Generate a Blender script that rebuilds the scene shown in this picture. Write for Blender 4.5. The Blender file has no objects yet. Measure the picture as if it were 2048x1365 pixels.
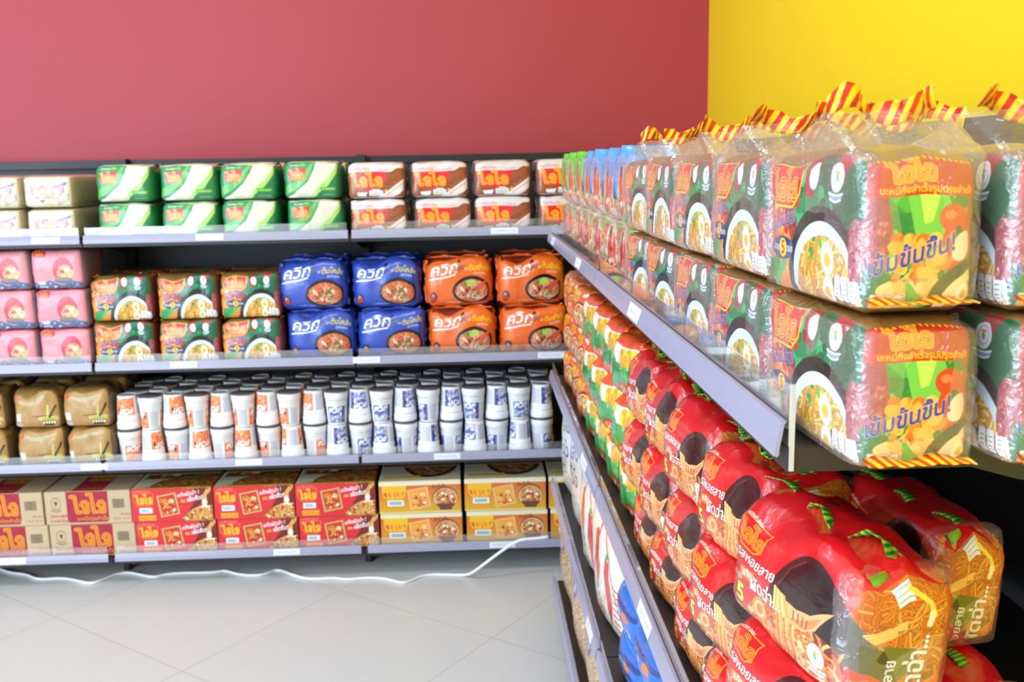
import bpy, bmesh, math, random
import numpy as np
from mathutils import Vector, Matrix, noise as mnoise
PI = math.pi
scn = bpy.context.scene
C = scn.collection

# ------------------------------------------------------------------ camera
CAM = Vector((0.2301, -3.3569, 1.458))
yaw, pitch, roll, FPX = 0.0397, -0.1771, -0.0188, 1953.39
_w = Vector((math.sin(yaw)*math.cos(pitch), math.cos(yaw)*math.cos(pitch), math.sin(pitch)))
_r = Vector((math.cos(yaw), -math.sin(yaw), 0)); _u = _r.cross(_w)
_r2 = _r*math.cos(roll) + _u*math.sin(roll); _u2 = -_r*math.sin(roll) + _u*math.cos(roll)
cam = bpy.data.cameras.new('camera'); camo = bpy.data.objects.new('camera', cam); C.objects.link(camo)
camo.matrix_world = Matrix(((_r2.x, _u2.x, -_w.x, CAM.x), (_r2.y, _u2.y, -_w.y, CAM.y), (_r2.z, _u2.z, -_w.z, CAM.z), (0, 0, 0, 1)))
cam.sensor_width = 36.0; cam.lens = FPX*36.0/2048.0
cam.clip_start = 0.02; cam.clip_end = 100
cam.dof.use_dof = True; cam.dof.focus_distance = 1.15; cam.dof.aperture_fstop = 11.0
scn.camera = camo

# ------------------------------------------------------------------ world, lamps, exposure
wd = bpy.data.worlds.new('daylight'); scn.world = wd; wd.use_nodes = True
bg = wd.node_tree.nodes['Background']; bg.inputs[0].default_value = (0.80, 0.95, 1.15, 1); bg.inputs[1].default_value = 0.5
vs = scn.view_settings
vs.view_transform = 'Standard'; vs.look = 'None'; vs.gamma = 1.0; vs.use_curve_mapping = False; vs.exposure = 0.27
scn.cycles.use_denoising = True
scn.cycles.transparent_max_bounces = 16
scn.cycles.max_bounces = 8

def area(name, loc, target, sx, sy, power, col=(1, 1, 1)):
    l = bpy.data.lights.new(name, 'AREA'); l.shape = 'RECTANGLE'; l.size = sx; l.size_y = sy; l.energy = power; l.color = col
    o = bpy.data.objects.new(name, l); C.objects.link(o); o.location = loc
    d = Vector(target) - Vector(loc); o.rotation_euler = d.to_track_quat('-Z', 'Y').to_euler()
    return o
area('shop_window_daylight', (-3.9, -4.7, 1.55), (0.2, -0.4, 1.0), 4.2, 2.4, 172, (0.80, 0.98, 1.20))
area('front_window_daylight', (-2.6, -6.5, 1.7), (-0.8, 0.0, 1.0), 2.4, 2.4, 26, (0.80, 0.98, 1.20))
for _i, (_x, _y) in enumerate(((-1.7, -1.2), (-0.3, -1.2), (-1.7, -3.4), (-0.3, -3.4))):
    area('ceiling_panel_light', (_x, _y, 2.94), (_x, _y, 0), 1.2, 0.3, 11, (0.86, 0.98, 1.12))

# ------------------------------------------------------------------ tiny painter for printed packaging (draws into arrays in memory)
_tri = {}
def text_tris(s, off=0.0):
    k = (s, off)
    if k in _tri: return _tri[k]
    cu = bpy.data.curves.new('lettering', 'FONT'); cu.body = s; cu.resolution_u = 3; cu.offset = off
    o = bpy.data.objects.new('lettering', cu); C.objects.link(o)
    me = bpy.data.meshes.new_from_object(o.evaluated_get(bpy.context.evaluated_depsgraph_get()))
    me.calc_loop_triangles()
    co = np.array([v.co[:2] for v in me.vertices]) if len(me.vertices) else np.zeros((0, 2))
    ix = np.array([t.vertices[:] for t in me.loop_triangles], int) if len(me.loop_triangles) else np.zeros((0, 3), int)
    T = co[ix] if len(ix) else np.zeros((0, 3, 2))
    bpy.data.objects.remove(o); bpy.data.curves.remove(cu); bpy.data.meshes.remove(me)
    _tri[k] = T
    return T

def hexc(c):
    if isinstance(c, str):
        return np.array([int(c[i:i+2], 16)/255.0 for i in (0, 2, 4)])
    return np.array(c, float)

class Cv:
    """drawing surface, height 1, width = aspect, y up"""
    def __init__(s, H, aspect, base, ss=2):
        s.ss = ss; s.H = H*ss; s.W = int(round(H*aspect))*ss; s.asp = aspect
        s.a = np.empty((s.H, s.W, 3)); s.a[:] = hexc(base); s.clip = None
        s.k = s.H
    def _box(s, x0, y0, x1, y1):
        i0 = max(0, int(x0*s.k)-1); i1 = min(s.W, int(x1*s.k)+2); j0 = max(0, int(y0*s.k)-1); j1 = min(s.H, int(y1*s.k)+2)
        if i1 <= i0 or j1 <= j0: return None
        X = (np.arange(i0, i1)+.5)/s.k; Y = ((np.arange(j0, j1)+.5)/s.k)[:, None]
        return i0, i1, j0, j1, X, Y
    def _put(s, b, m, col, al):
        i0, i1, j0, j1 = b[:4]
        if s.clip is not None: m = m & s.clip[j0:j1, i0:i1]
        v = s.a[j0:j1, i0:i1]
        if al >= 1: v[m] = hexc(col)
        else: v[m] = v[m]*(1-al) + hexc(col)*al
    def ell_mask(s, b, cx, cy, rx, ry, rot=0):
        X, Y = b[4]-cx, b[5]-cy; c, q = math.cos(rot), math.sin(rot)
        return ((X*c+Y*q)/rx)**2 + ((-X*q+Y*c)/ry)**2 <= 1
    def ell(s, cx, cy, rx, ry, col, rot=0, al=1):
        R = max(rx, ry); b = s._box(cx-R, cy-R, cx+R, cy+R)
        if b: s._put(b, s.ell_mask(b, cx, cy, rx, ry, rot), col, al)
    def clip_ell(s, cx, cy, rx, ry, rot=0):
        b = s._box(0, 0, s.asp, 1); s.clip = s.ell_mask(b, cx, cy, rx, ry, rot)
    def poly_mask(s, b, pts):
        X, Y = b[4], b[5]; m = np.zeros((Y.shape[0], X.shape[0]), bool)
        n = len(pts)
        for i in range(n):
            x1, y1 = pts[i]; x2, y2 = pts[(i+1) % n]
            if y1 == y2: continue
            c = (y1 > Y) != (y2 > Y)
            xi = (x2-x1)*(Y-y1)/(y2-y1)+x1
            m ^= c & (X < xi)
        return m
    def poly(s, pts, col, al=1):
        xs = [p[0] for p in pts]; ys = [p[1] for p in pts]
        b = s._box(min(xs), min(ys), max(xs), max(ys))
        if b: s._put(b, s.poly_mask(b, pts), col, al)
    def clip_poly(s, pts):
        b = s._box(0, 0, s.asp, 1); s.clip = s.poly_mask(b, pts)
    def rect(s, x0, y0, x1, y1, col, al=1):
        b = s._box(x0, y0, x1, y1)
        if b: s._put(b, (b[4] >= x0) & (b[4] <= x1) & (b[5] >= y0) & (b[5] <= y1), col, al)
    def rrect(s, x0, y0, x1, y1, r, col, al=1):
        p = []
        for cx, cy, a in ((x1-r, y1-r, 0), (x0+r, y1-r, 90), (x0+r, y0+r, 180), (x1-r, y0+r, 270)):
            for k in range(6):
                t = math.radians(a+k*18); p.append((cx+r*math.cos(t), cy+r*math.sin(t)))
        s.poly(p, col, al)
    def stroke(s, pts, w, col, al=1):
        h = w/2
        for (x1, y1), (x2, y2) in zip(pts[:-1], pts[1:]):
            b = s._box(min(x1, x2)-h, min(y1, y2)-h, max(x1, x2)+h, max(y1, y2)+h)
            if not b: continue
            dx, dy = x2-x1, y2-y1; L = dx*dx+dy*dy+1e-12
            t = np.clip(((b[4]-x1)*dx+(b[5]-y1)*dy)/L, 0, 1)
            m = (b[4]-x1-t*dx)**2+(b[5]-y1-t*dy)**2 <= h*h
            s._put(b, m, col, al)
    def text(s, t, x, y, size, col, off=0.0, rot=0, slant=0, line=None, lw=0.04, sx=1.0, al=1, center=False):
        if line is not None: s.text(t, x, y, size, line, off+lw, rot, slant, None, 0, sx, al, center)
        T = text_tris(t, off).copy()
        if not len(T): return
        if center: T[..., 0] -= (T[..., 0].min()+T[..., 0].max())/2
        T[..., 0] = (T[..., 0]+slant*T[..., 1])*sx
        T *= size; c, q = math.cos(rot), math.sin(rot)
        P = np.stack([x+T[..., 0]*c-T[..., 1]*q, y+T[..., 0]*q+T[..., 1]*c], -1)
        for tr in P:
            b = s._box(tr[:, 0].min(), tr[:, 1].min(), tr[:, 0].max(), tr[:, 1].max())
            if not b: continue
            X, Y = b[4], b[5]; m1 = m2 = None
            es = []
            for i in range(3):
                (x1, y1), (x2, y2) = tr[i], tr[(i+1) % 3]
                es.append((x2-x1)*(Y-y1)-(y2-y1)*(X-x1))
            e = 1e-9
            m = ((es[0] >= -e) & (es[1] >= -e) & (es[2] >= -e)) | ((es[0] <= e) & (es[1] <= e) & (es[2] <= e))
            s._put(b, m, col, al)
    def specks(s, rnd, x0, y0, x1, y1, n, r0, r1, cols, al=1, flat=0.6):
        for _ in range(n):
            r = rnd.uniform(r0, r1)
            s.ell(rnd.uniform(x0, x1), rnd.uniform(y0, y1), r, r*rnd.uniform(flat, 1), rnd.choice(cols), rnd.uniform(0, PI), al)
    def noodles(s, rnd, cx, cy, rx, ry, n, w, cols, curl=1.0):
        for _ in range(n):
            a = rnd.uniform(0, 2*PI); q = math.sqrt(rnd.random())
            x, y = cx+rx*q*math.cos(a), cy+ry*q*math.sin(a); d = rnd.uniform(0, 2*PI); k = rnd.uniform(-1, 1)*curl
            P = [(x, y)]
            for _ in range(9):
                d += k; x += math.cos(d)*w*2.2; y += math.sin(d)*w*2.2; P.append((x, y))
            c = hexc(rnd.choice(cols))
            s.stroke(P, w*1.35, c*0.62); s.stroke(P, w, c)
    def image(s, name):
        q = s.ss
        a = s.a.reshape(s.H//q, q, s.W//q, q, 3).mean((1, 3))
        im = bpy.data.images.new(name, s.W//q, s.H//q)
        px = np.ones((s.H//q, s.W//q, 4), np.float32); px[..., :3] = np.clip(a, 0, 1)
        im.pixels.foreach_set(px.ravel()); im.update()
        return im

AI = [(0, .90), (.24, .90), (.34, .10), (.52, .10)]
WO = [(.62, .46), (.72, .60), (.90, .62), (1.0, .52), (1.0, .10), (.78, .10), (.78, .30)]
def maze(c, x, y, h, cols=('FFC21A', 'D81E1E', 'FFC21A'), ws=(.22, .13, .05), slant=0.0, sx=1.0, rot=0):
    """the four blocky letters of the noodle house, drawn in parallel lines"""
    g = [AI, WO, [(a+1.02, b+.10) for a, b in AI[:2]]+[(a+1.02, b) for a, b in AI[2:]], [(a+1.02, b) for a, b in WO]]
    cr, sr = math.cos(rot), math.sin(rot)
    def tr(a, b):
        a = (a+slant*b)*h*sx; b = b*h
        return (x+a*cr-b*sr, y+a*sr+b*cr)
    for w, col in zip(ws, cols):
        for st in g: c.stroke([tr(a, b) for a, b in st], w*h, col)

def wave(x0, x1, y, amp, n, ph=0, k=1.0):
    return [(x0+(x1-x0)*i/n, y+amp*math.sin(ph+k*2*PI*i/n)) for i in range(n+1)]

def leafy(c, rnd, cx, cy, r, cols=('0F8A4C', '16A85A', '0B6B3C'), n=14):
    for _ in range(n):
        a = rnd.uniform(0, 2*PI); q = r*rnd.uniform(.1, .8); x, y = cx+q*math.cos(a), cy+q*math.sin(a); d = rnd.uniform(0, 2*PI); L = r*rnd.uniform(.4, .8)
        P = []
        for i in range(12):
            t = i/11*2*PI; rr = (1 if i % 2 else .55)
            P.append((x+L*rr*.8*math.cos(t)*math.cos(d)-L*.5*rr*math.sin(t)*math.sin(d), y+L*rr*.8*math.cos(t)*math.sin(d)+L*.5*rr*math.sin(t)*math.cos(d)))
        c.poly(P, rnd.choice(cols))

def egg_half(c, x, y, r, rot=0):
    c.ell(x, y, r, r*1.3, 'F6F3E4', rot); c.ell(x, y-.1*r, r*.55, r*.6, 'F2B51C', rot)

def stew(c, rnd, cx, cy, rx, ry, base, noodle, tops, rim='2A2320', rim2=None, n=70, dy=.0, w=.016):
    c.ell(cx, cy, rx, ry, rim)
    if rim2: c.ell(cx, cy-.02, rx*.93, ry*.9, rim2)
    c.ell(cx, cy-.02+dy, rx*.86, ry*.8, base)
    keep = c.clip; c.clip_ell(cx, cy-.02+dy, rx*.86, ry*.8)
    c.noodles(rnd, cx, cy-.02, rx*.85, ry*.8, n, w, noodle, .6)
    for col, k, r in tops:
        for _ in range(k):
            a = rnd.uniform(0, 2*PI); q = rnd.uniform(.1, .75)
            c.ell(cx+rx*.8*q*math.cos(a), cy+ry*.7*q*math.sin(a), r, r*rnd.uniform(.5, .9), col, rnd.uniform(0, PI))
    c.clip = keep

def facts(c, x, y, w, h, n=4, tint='F4F4F0'):
    for i in range(n):
        x0 = x+w*i/n; c.rrect(x0+.004, y, x0+w/n-.004, y+h, min(w/n, h)*.22, '8A8F90'); c.rrect(x0+.009, y+.005, x0+w/n-.009, y+h-.005, min(w/n, h)*.2, tint)
        for k in range(4): c.rect(x0+w/n*.25, y+h*(.2+.16*k), x0+w/n*.75, y+h*(.25+.16*k), '9AA0A0')

def seal_mark(c, x, y, r):
    c.ell(x, y, r*.85, r, 'F3F3FB'); c.ell(x, y, r*.6, r*.72, 'B9BCE6'); c.ell(x, y, r*.5, r*.62, 'F7F7FC')
    c.ell(x, y-r*.05, r*.16, r*.3, '5FB35A', .3); c.ell(x, y+r*.28, r*.3, r*.1, 'F0A04A')
    for k in range(3): c.stroke(wave(x-r*(.9-.1*k), x+r*(.9-.1*k), y-r*(1.05+.2*k), -r*.16, 8, 0, .5), r*.16, 'F3F3FB' if k % 2 == 0 else '9A9DD8')

def art_green(H=384):
    r = random.Random(3); A = 1.62; c = Cv(H, A, '0E5B38')
    leafy(c, r, .95, .75, .42, ('0F7A45', '14A05A', '0C5A36', '17B566'), 26)
    c.poly([(.78, 1), (1.0, 1), (.95, .7), (.80, .74)], '9C1F22'); c.poly([(1.25, 1), (1.45, 1), (1.35, .8), (1.2, .85)], 'A82426')
    c.poly([(0, .62), (.3, .66), (.5, .55), (.6, .3), (.45, 0), (0, 0)], 'E98A2A')
    c.specks(r, .02, .3, .5, .65, 50, .03, .07, ['F0A23A', 'E06A22', 'F6BE5A', 'C8331F', 'E8952E'])
    c.specks(r, .3, .45, .75, .75, 24, .03, .06, ['B5201C', 'D63A2A', '8E1717'])
    c.poly([(.02, .0), (.22, .0), (.34, .22), (.3, .42), (.2, .25), (.05, .22)], '1E8F3F'); c.poly([(.1, .0), (.2, .0), (.5, .26), (.44, .3)], '35B04E')
    # bowl
    c.ell(1.08, .06, .58, .6, '1B1512'); c.ell(1.1, .03, .51, .53, 'CFE6F0'); c.ell(1.12, -.02, .46, .49, 'E3A33A')
    c.clip_ell(1.12, -.02, .46, .49); c.noodles(r, 1.1, .15, .45, .4, 120, .026, ['F4C95E', 'E9AE3E', 'F8DA84', 'D8922C'], .5)
    c.specks(r, .9, .3, 1.3, .5, 12, .02, .04, ['2E8F3A', '4FB04A', 'B02A1E'])
    c.specks(r, 1.2, .0, 1.5, .2, 20, .02, .05, ['6B2A1A', '8A3A22', '2B1A14']); c.clip = None
    egg_half(c, 1.2, .32, .085, .2); egg_half(c, 1.2, .1, .085, -.2)
    facts(c, 1.3, .03, .26, .2, 3)
    c.poly([(1.5, .2), (1.62, .2), (1.62, .58), (1.52, .6), (1.47, .5)], 'A24A50'); c.specks(r, 1.5, .22, 1.6, .56, 30, .008, .016, ['C07A78', '8A3038', 'B5626A'])
    # chinese-sausage block, whole egg, certificate
    c.ell(.93, .86, .075, .1, 'F2F7F4', .2); seal_mark(c, 1.28, .84, .095)
    # red shield with the maze letters
    c.poly([(.02, .99), (.76, .99), (.72, .74), (.6, .64), (.2, .64), (.06, .74)], 'F5C518'); c.poly([(.04, .975), (.74, .975), (.7, .75), (.59, .66), (.21, .66), (.08, .75)], 'D2171A')
    maze(c, .14, .69, .25, ('F9C22B', 'B5141A', 'F9C22B'), (.26, .16, .06), 0, .97)
    c.text('เข้มข้นขึ้น!', .1, .44, .14, '2A2C86', .02, .18, .2, 'F4E9D0', .02)
    c.ell(.38, .34, .24, .085, '27306F'); c.ell(.40, .34, .07, .07, 'F6D21C'); c.text('5', .365, .295, .14, 'D2171A', .02)
    c.text('จัดชุด', .17, .315, .075, 'F4F4F4', .01); c.text('ซอง', .48, .315, .075, 'F4F4F4', .01)
    return c.image('green_pack_front')

def art_green_end(H=448):
    r = random.Random(5); A = .8; c = Cv(H, A, '1E6B34')
    leafy(c, r, .45, .6, .42, ('2E8F3A', '4DA63E', '1F7A38', '6BB343'), 30)
    c.poly([(.28, .74), (.56, .74), (.6, .62), (.52, .46), (.42, .40), (.34, .5)], '6FBF4A'); c.poly([(.36, .74), (.5, .74), (.46, .58), (.4, .56)], 'B9DB5A')
    c.poly([(.7, .74), (.76, .74), (.8, .4), (.75, .2), (.69, .5)], 'C43A1C')
    for p in ((.6, .6, .1), (.64, .47, .11), (.57, .38, .09), (.62, .32, .07)): c.ell(p[0], p[1], p[2], p[2]*.9, 'CF3A1E'); c.ell(p[0]-.02, p[1]+.02, p[2]*.4, p[2]*.3, 'EE7A4E')
    c.ell(.66, .47, .035, .08, '2A5A26', .3)
    c.poly([(0, .74), (.16, .74), (.2, .5), (.16, .3), (.0, .3)], 'A23A3E'); c.specks(r, 0, .3, .17, .6, 40, .008, .02, ['C46A62', '8A2A30', 'B9504C'])
    c.specks(r, .2, .1, .55, .48, 60, .03, .06, ['F0A23A', 'E06A22', 'F6BE5A', 'EA8430', 'F2B04A'])
    c.specks(r, .1, .0, .5, .2, 30, .04, .07, ['F0B060', 'EBA04A', 'F4C880'])
    c.ell(.68, .42, .07, .1, 'F2D9C4', -.5)
    c.ell(.9, .0, .46, .36, '3B3A26'); c.ell(.92, -.02, .40, .31, 'EFD6B0'); c.ell(.94, -.05, .35, .28, 'E08A34')
    c.clip_ell(.94, -.05, .35, .28); c.noodles(r, .85, .08, .3, .2, 60, .02, ['F4B95E', 'E9963E', 'E07A2A'], .5); c.clip = None
    egg_half(c, .72, .12, .06, -.6)
    c.poly([(.3, .2), (.33, .2), (.4, .12), (.52, .06), (.46, .0), (.32, .04)], '5FAE3A')
    facts(c, .06, .03, .24, .1, 3, 'F1DCC8')
    c.rrect(-.1, .76, .9, 1.05, .05, 'B81C16'); c.rect(0, .74, A, .80, 'C82A18')
    maze(c, .16, .825, .155, ('F4C63A', 'A81A14', 'F4C63A', 'A81A14'), (.3, .21, .13, .04), 0, .95)
    c.text('บะหมี่กึ่งสำเร็จรูปปรุงสำเร็จ', .1, .757, .062, 'F2D02A', .012)
    for k in range(16): c.stroke([(.1+k*.045, .985), (.085+k*.045, 1.0)], .016, 'F0B81E')
    c.text('เข้มข้นขึ้น!', .03, .23, .155, '3A3A9A', .025, .28, .25, 'F0C0A0', .02)
    c.text('BBF 140224  17:02', .2, .205, .033, '6A4A3A', .005)
    return c.image('green_sachet_end')

def art_red(H=384):
    r = random.Random(7); A = 1.35; c = Cv(H, A, 'D5161C')
    dish = [(.2, 0), (.36, .26), (.62, .46), (.9, .5), (1.35, .44), (1.35, 0)]
    c.ell(1.0, .44, .38, .47, '3B1311'); c.rect(1.0, 0, 1.35, .62, '3B1311'); c.ell(1.16, .56, .24, .3, '3B1311'); c.ell(1.02, .60, .29, .27, '2A0C0C'); c.ell(1.1, .62, .2, .18, '1F0808')
    c.stroke([(.72, .62), (.8, .78), (.92, .86)], .014, '6A2A26'); c.stroke([(1.2, .8), (1.3, .66)], .02, '5A2422')
    c.poly(dish, '7A2416'); c.clip_poly(dish)
    c.noodles(r, .75, .15, .6, .36, 210, .020, ['F08A3A', 'E8702A', 'F6A95A', 'D8541C', 'FAB870'], .45)
    c.specks(r, .3, .0, 1.3, .34, 34, .02, .04, ['2F8A35', 'F2C48A', 'C83A1C', 'E9722E', 'B83A18']); c.clip = None
    for k in range(9): c.stroke([(.74+.02*k, .5), (.74+.022*k, .3), (.7+.03*k, .08)], .016, ['F5A04A', 'E9762A', 'F8BE74'][k % 3])
    c.poly([(.78, .46), (.86, .40), (1.0, .40), (1.12, .48), (1.2, .62), (1.25, .70), (1.19, .66), (1.06, .56), (.92, .53), (.82, .55)], 'F0A86C'); c.poly([(.86, .43), (1.0, .42), (1.1, .49), (1.16, .6), (1.02, .5)], 'D8834A')
    for k in range(4): c.stroke([(.9+.045*k, .44), (.9+.045*k, .51)], .009, '6A2A14')
    for k in range(9): c.stroke([(.70+.014*k, .60-.004*k), (.72+.016*k, .42)], .02, ['F9CF8A', 'F2B45E', 'E89A48'][k % 3])
    for x, y, q in ((.5, .28, .12), (.56, .12, .1), (1.1, .12, .1)):
        c.ell(x, y, q, q*.8, 'E58B3C', .6); c.ell(x, y, q*.75, q*.55, 'F7C48A', .6); c.ell(x, y, q*.5, q*.35, 'E8792E', .6)
    c.specks(r, .62, .02, .74, .12, 8, .014, .022, ['3F9A3C', '2E7A30'])
    seal_mark(c, 1.14, .30, .09); c.stroke(wave(.94, 1.2, .12, .03, 8, 3.1, .5), .04, 'EDE7C0'); c.stroke(wave(.94, 1.2, .08, .03, 8, 3.1, .5), .02, 'A9C36A')
    # yellow shield
    c.poly([(.06, .97), (.44, .97), (.42, .76), (.34, .7), (.16, .7), (.08, .76)], 'F2B51C'); c.poly([(.072, .96), (.428, .96), (.408, .765), (.335, .712), (.165, .712), (.092, .765)], 'D5161C')
    maze(c, .10, .75, .17, ('F2A81C', 'C8141A', 'F2A81C'), (.26, .16, .06), 0, .88)
    for k in range(3): c.text('บะหมี่กึ่งสำเร็จรูป', .07, .975-.004*k, .035, 'F3E8E0', .003)
    c.text('รสหอยลาย', .1, .575, .13, 'F6F2EC', .022, .05, .15, '6A0A0E', .02)
    c.poly([(.18, .5), (.4, .54), (.41, .43), (.2, .42)], 'F07A1E'); c.text('แท้ง', .22, .445, .09, 'F6F2EC', .02, .05, .1)
    c.text('ผัดฉ่า...', .34, .375, .155, 'F6F2EC', .025, .12, .15, '5A0A0C', .02)
    c.text('5', .13, .17, .24, 'F4E21C', .04, 0, .1, '221008', .03); c.text('จัดชุด', .05, .38, .075, 'F4E8A0', .015, 0, .1, '3A0A08', .02); c.text('ซอง', .13, .08, .09, 'F4E21C', .02, 0, .1, '221008', .02)
    return c.image('red_pack_front')

def art_red_end(H=448):
    r = random.Random(11); A = .8; c = Cv(H, A, '8A3E14')
    c.clip = None
    c.rect(0, .3, .8, 1, 'C8621C'); c.noodles(r, .5, .65, .4, .35, 170, .020, ['E0802A', 'D6701E', 'EA9A42', 'CE6420', 'DC7A28'], .35)
    c.poly([(0, .75), (.16, .6), (.3, .35), (.28, .18), (0, .3)], '5B5552'); c.poly([(.1, .52), (.3, .45), (.42, .25), (.36, .1), (.12, .2)], '3E3A20')
    c.poly([(.25, .5), (.5, .45), (.55, .3), (.4, .2)], '6A6A2A')
    for k in range(8): c.stroke([(.12+.012*k, .6-.012*k), (.4, .66-.01*k)], .016, ['F8C878', 'F0AA50'][k % 2])
    c.poly([(0, .35), (.2, .28), (.42, .12), (.46, 0), (0, 0)], 'CF2A1C'); c.rect(.74, 0, A, .9, 'E06A1E'); c.poly([(.55, .0), (.6, .16), (.74, .25), (.8, .25), (.8, 0)], 'EA7420')
    c.poly([(.26, .95), (.33, .78), (.45, .82), (.40, .97)], 'E4E4EA'); c.stroke([(.29, .92), (.41, .94)], .012, 'A7AAC8'); c.stroke([(.31, .87), (.43, .89)], .012, 'A7AAC8'); c.stroke([(.33, .82), (.44, .85)], .012, 'A7AAC8'); c.stroke([(.4, .9), (.56, .82), (.6, .72)], .04, 'E6CF4A'); c.stroke([(.58, .74), (.57, .64)], .045, 'EFE3B8')
    c.text('รสหอยลาย', .36, -.12, .115, 'F6EDE6', .022, PI/2, .1, '5A3A8A', .02); c.text('ผัดฉ่า...', .58, .0, .19, 'F6EDE6', .03, PI/2, .1, '4A2A6A', .02)
    c.poly([(.03, .0), (.25, .0), (.25, .16), (.18, .24), (.05, .24)], 'F2A01C'); c.poly([(.045, 0), (.236, 0), (.236, .155), (.175, .225), (.06, .225)], 'D23018')
    maze(c, .22, .0, .14, ('F2B02A', 'C8241A', 'F2B02A'), (.26, .16, .06), 0, .55, PI/2)
    c.text('BBF 140224  17:02', .34, .58, .035, '5A3210', .005)
    return c.image('red_sachet_end')

def art_quick(name, base, dark, flav, flav2, bowl_cols, H=288):
    r = random.Random(13); A = 1.42; c = Cv(H, A, base)
    c.poly([(.7, 0), (.74, .2), (1.42, .3), (1.42, 0)], dark, .5)
    stew(c, r, .99, .33, .43, .28, 'D86C42', bowl_cols, [('F0D9B0', 6, .05), ('D85A3A', 8, .05), ('2F8A3A', 3, .04), ('F2A07A', 6, .04), ('8A2A1E', 6, .03)], '1E1A1C', None, 60, .015, .018)
    if name == 'orange_quick': c.ell(.98, .48, .11, .07, 'B9CF5A', .2); c.ell(1.2, .4, .05, .17, 'E4573A', -.8); c.poly([(.78, .48), (.86, .52), (.9, .4)], '3F9A40')
    else: c.poly([(.98, .36), (1.1, .44), (1.1, .32)], '2F8A3A'); c.poly([(.86, .3), (.9, .36), (.94, .25)], '3FA24A')
    c.text('ควิก', .06, .655, .31, 'F7F5F0', .014, .07, .25, dark, .012, 1.18); c.stroke([(.02, .56), (.3, .6), (.62, .66)], .03, 'F7F5F0')
    c.text('แสบ', .62, .72, .13, '15131A', .02, .08, .2, 'D8D4D0', .012); c.poly([(.66, .86), (.72, .95), (.78, .86)], '15131A')
    c.text('รส', .84, .72, .07, 'E8E4E0', .01); c.text(flav, .93, .70, .135, 'F3DB1E', .012, .05, .12, None, 0, 1.12); c.text(flav2, 1.05, .63, .07, 'EFE9E0', .004, .05)
    c.ell(.12, .2, .1, .11, '1A1416'); c.ell(.12, .17, .08, .06, 'B5322A'); c.text('เผ็ด', .065, .22, .07, 'F0E8E0', .006)
    c.text('บะหมี่กึ่งสำเร็จรูป', .4, .07, .055, 'F0ECE8', .008); c.text('น้ำหนักสุทธิ 60 กรัม', 1.0, .03, .05, 'E0DAD4', .006)
    return c.image(name+'_front')

def art_vermi_green(H=256):
    r = random.Random(17); A = 1.75; c = Cv(H, A, '1C7A45')
    c.poly([(0, 0), (.3, .0), (.9, .45), (1.1, 1), (0, 1)], '2E8C4E'); c.poly([(.0, .1), (.35, .26), (.75, .52), (1.0, 1), (.9, 1), (.6, .62), (.3, .44), (0, .36)], '5FB34A')
    B = [(.05, .0), (.4, .2), (.74, .45), (.98, .8), (1.04, 1), (1.72, 1), (1.66, .86), (1.4, .55), (1.1, .3), (.82, .0)]
    c.poly(B, 'DDD8C2'); c.poly([(.8, 0), (1.05, .3), (1.4, .55), (1.66, .86), (1.75, .98), (1.7, .72), (1.4, .36), (1.1, .16), (.95, 0)], 'A9D468')
    c.clip_poly(B)
    for k in range(40):
        t = k/40; c.stroke([(t*.9, .0), (.45+t*.7, .35), (1.0+t*.8, 1)], .006, ['D2CBB0', 'E8E4D2', 'CFC6A6'][k % 3])
    c.clip = None
    c.poly([(.14, .8), (.72, .84), (.68, .58), (.56, .5), (.24, .5), (.16, .58)], 'E5261E'); maze(c, .2, .53, .27, ('F9B22B', 'E8661A', 'F9B22B'), (.24, .12, .04), 0, .78)
    c.text('ข้าวหอม', .22, .87, .09, 'E6F2E0', .01); c.ell(.62, .92, .09, .05, '5CC24A')
    c.rect(1.15, .22, 1.62, .31, '4E9F3C'); c.text('เส้นหมี่อบแห้ง', 1.18, .235, .075, 'D7E36A', .01)
    for k in range(3): c.ell(.8+.09*k, .16, .03, .03, 'EAF2E6'); 
    c.rect(.74, .07, 1.05, .1, 'EAF2E6'); c.rect(1.2, .09, 1.6, .105, '9CC8A0')
    c.rect(.16, .0, .42, .09, 'F4F4EE')
    return c.image('green_vermicelli_front')

def art_vermi_brown(H=288):
    r = random.Random(19); A = 1.75; c = Cv(H, A, '9A4E28')
    for k in range(60): c.stroke([(0, r.uniform(-.5, 1)), (1.75, r.uniform(0, 1.6))], .008, r.choice(['8A4220', 'A85C34', 'B56C42', '7E3A1C']))
    c.rect(0, .86, 1.75, 1, 'DCD0CA'); c.poly([(0, 1), (1.75, 1), (1.35, .74), (0, .74)], 'DCD0CA')
    c.text('เส้นหมี่ข้าวกล้อง', .06, .79, .1, 'D8546A', .012, 0, 0); c.text('ขนาด 200 กรัม', 1.0, .78, .05, 'D8546A', .008)
    c.poly([(.05, .74), (1.2, .74), (1.17, .5), (1.0, .3), (.8, .26), (.3, .26), (.12, .42)], 'E81C24')
    maze(c, .1, .33, .38, ('FBAA1E', 'E8781A', 'FBAA1E'), (.27, .1, .04), 0, 1.2)
    c.poly([(.9, .0), (1.75, .55), (1.75, .22), (1.4, .0)], 'F3E3DC'); c.stroke([(1.2, .1), (1.7, .4)], .03, 'E08A8A')
    c.poly([(.25, .16), (.6, .18), (.55, .04), (.3, .05)], 'F4F0EC'); c.rrect(.66, .05, 1.08, .22, .03, 'EDEDEA'); c.rect(.76, .23, 1.0, .26, 'EDEDEA')
    for k in range(5): c.rect(.7+.07*k, .08, .74+.07*k, .19, 'C9C5C0')
    c.ell(1.17, .2, .045, .04, 'F2C21C')
    return c.image('brown_vermicelli_front')

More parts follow.
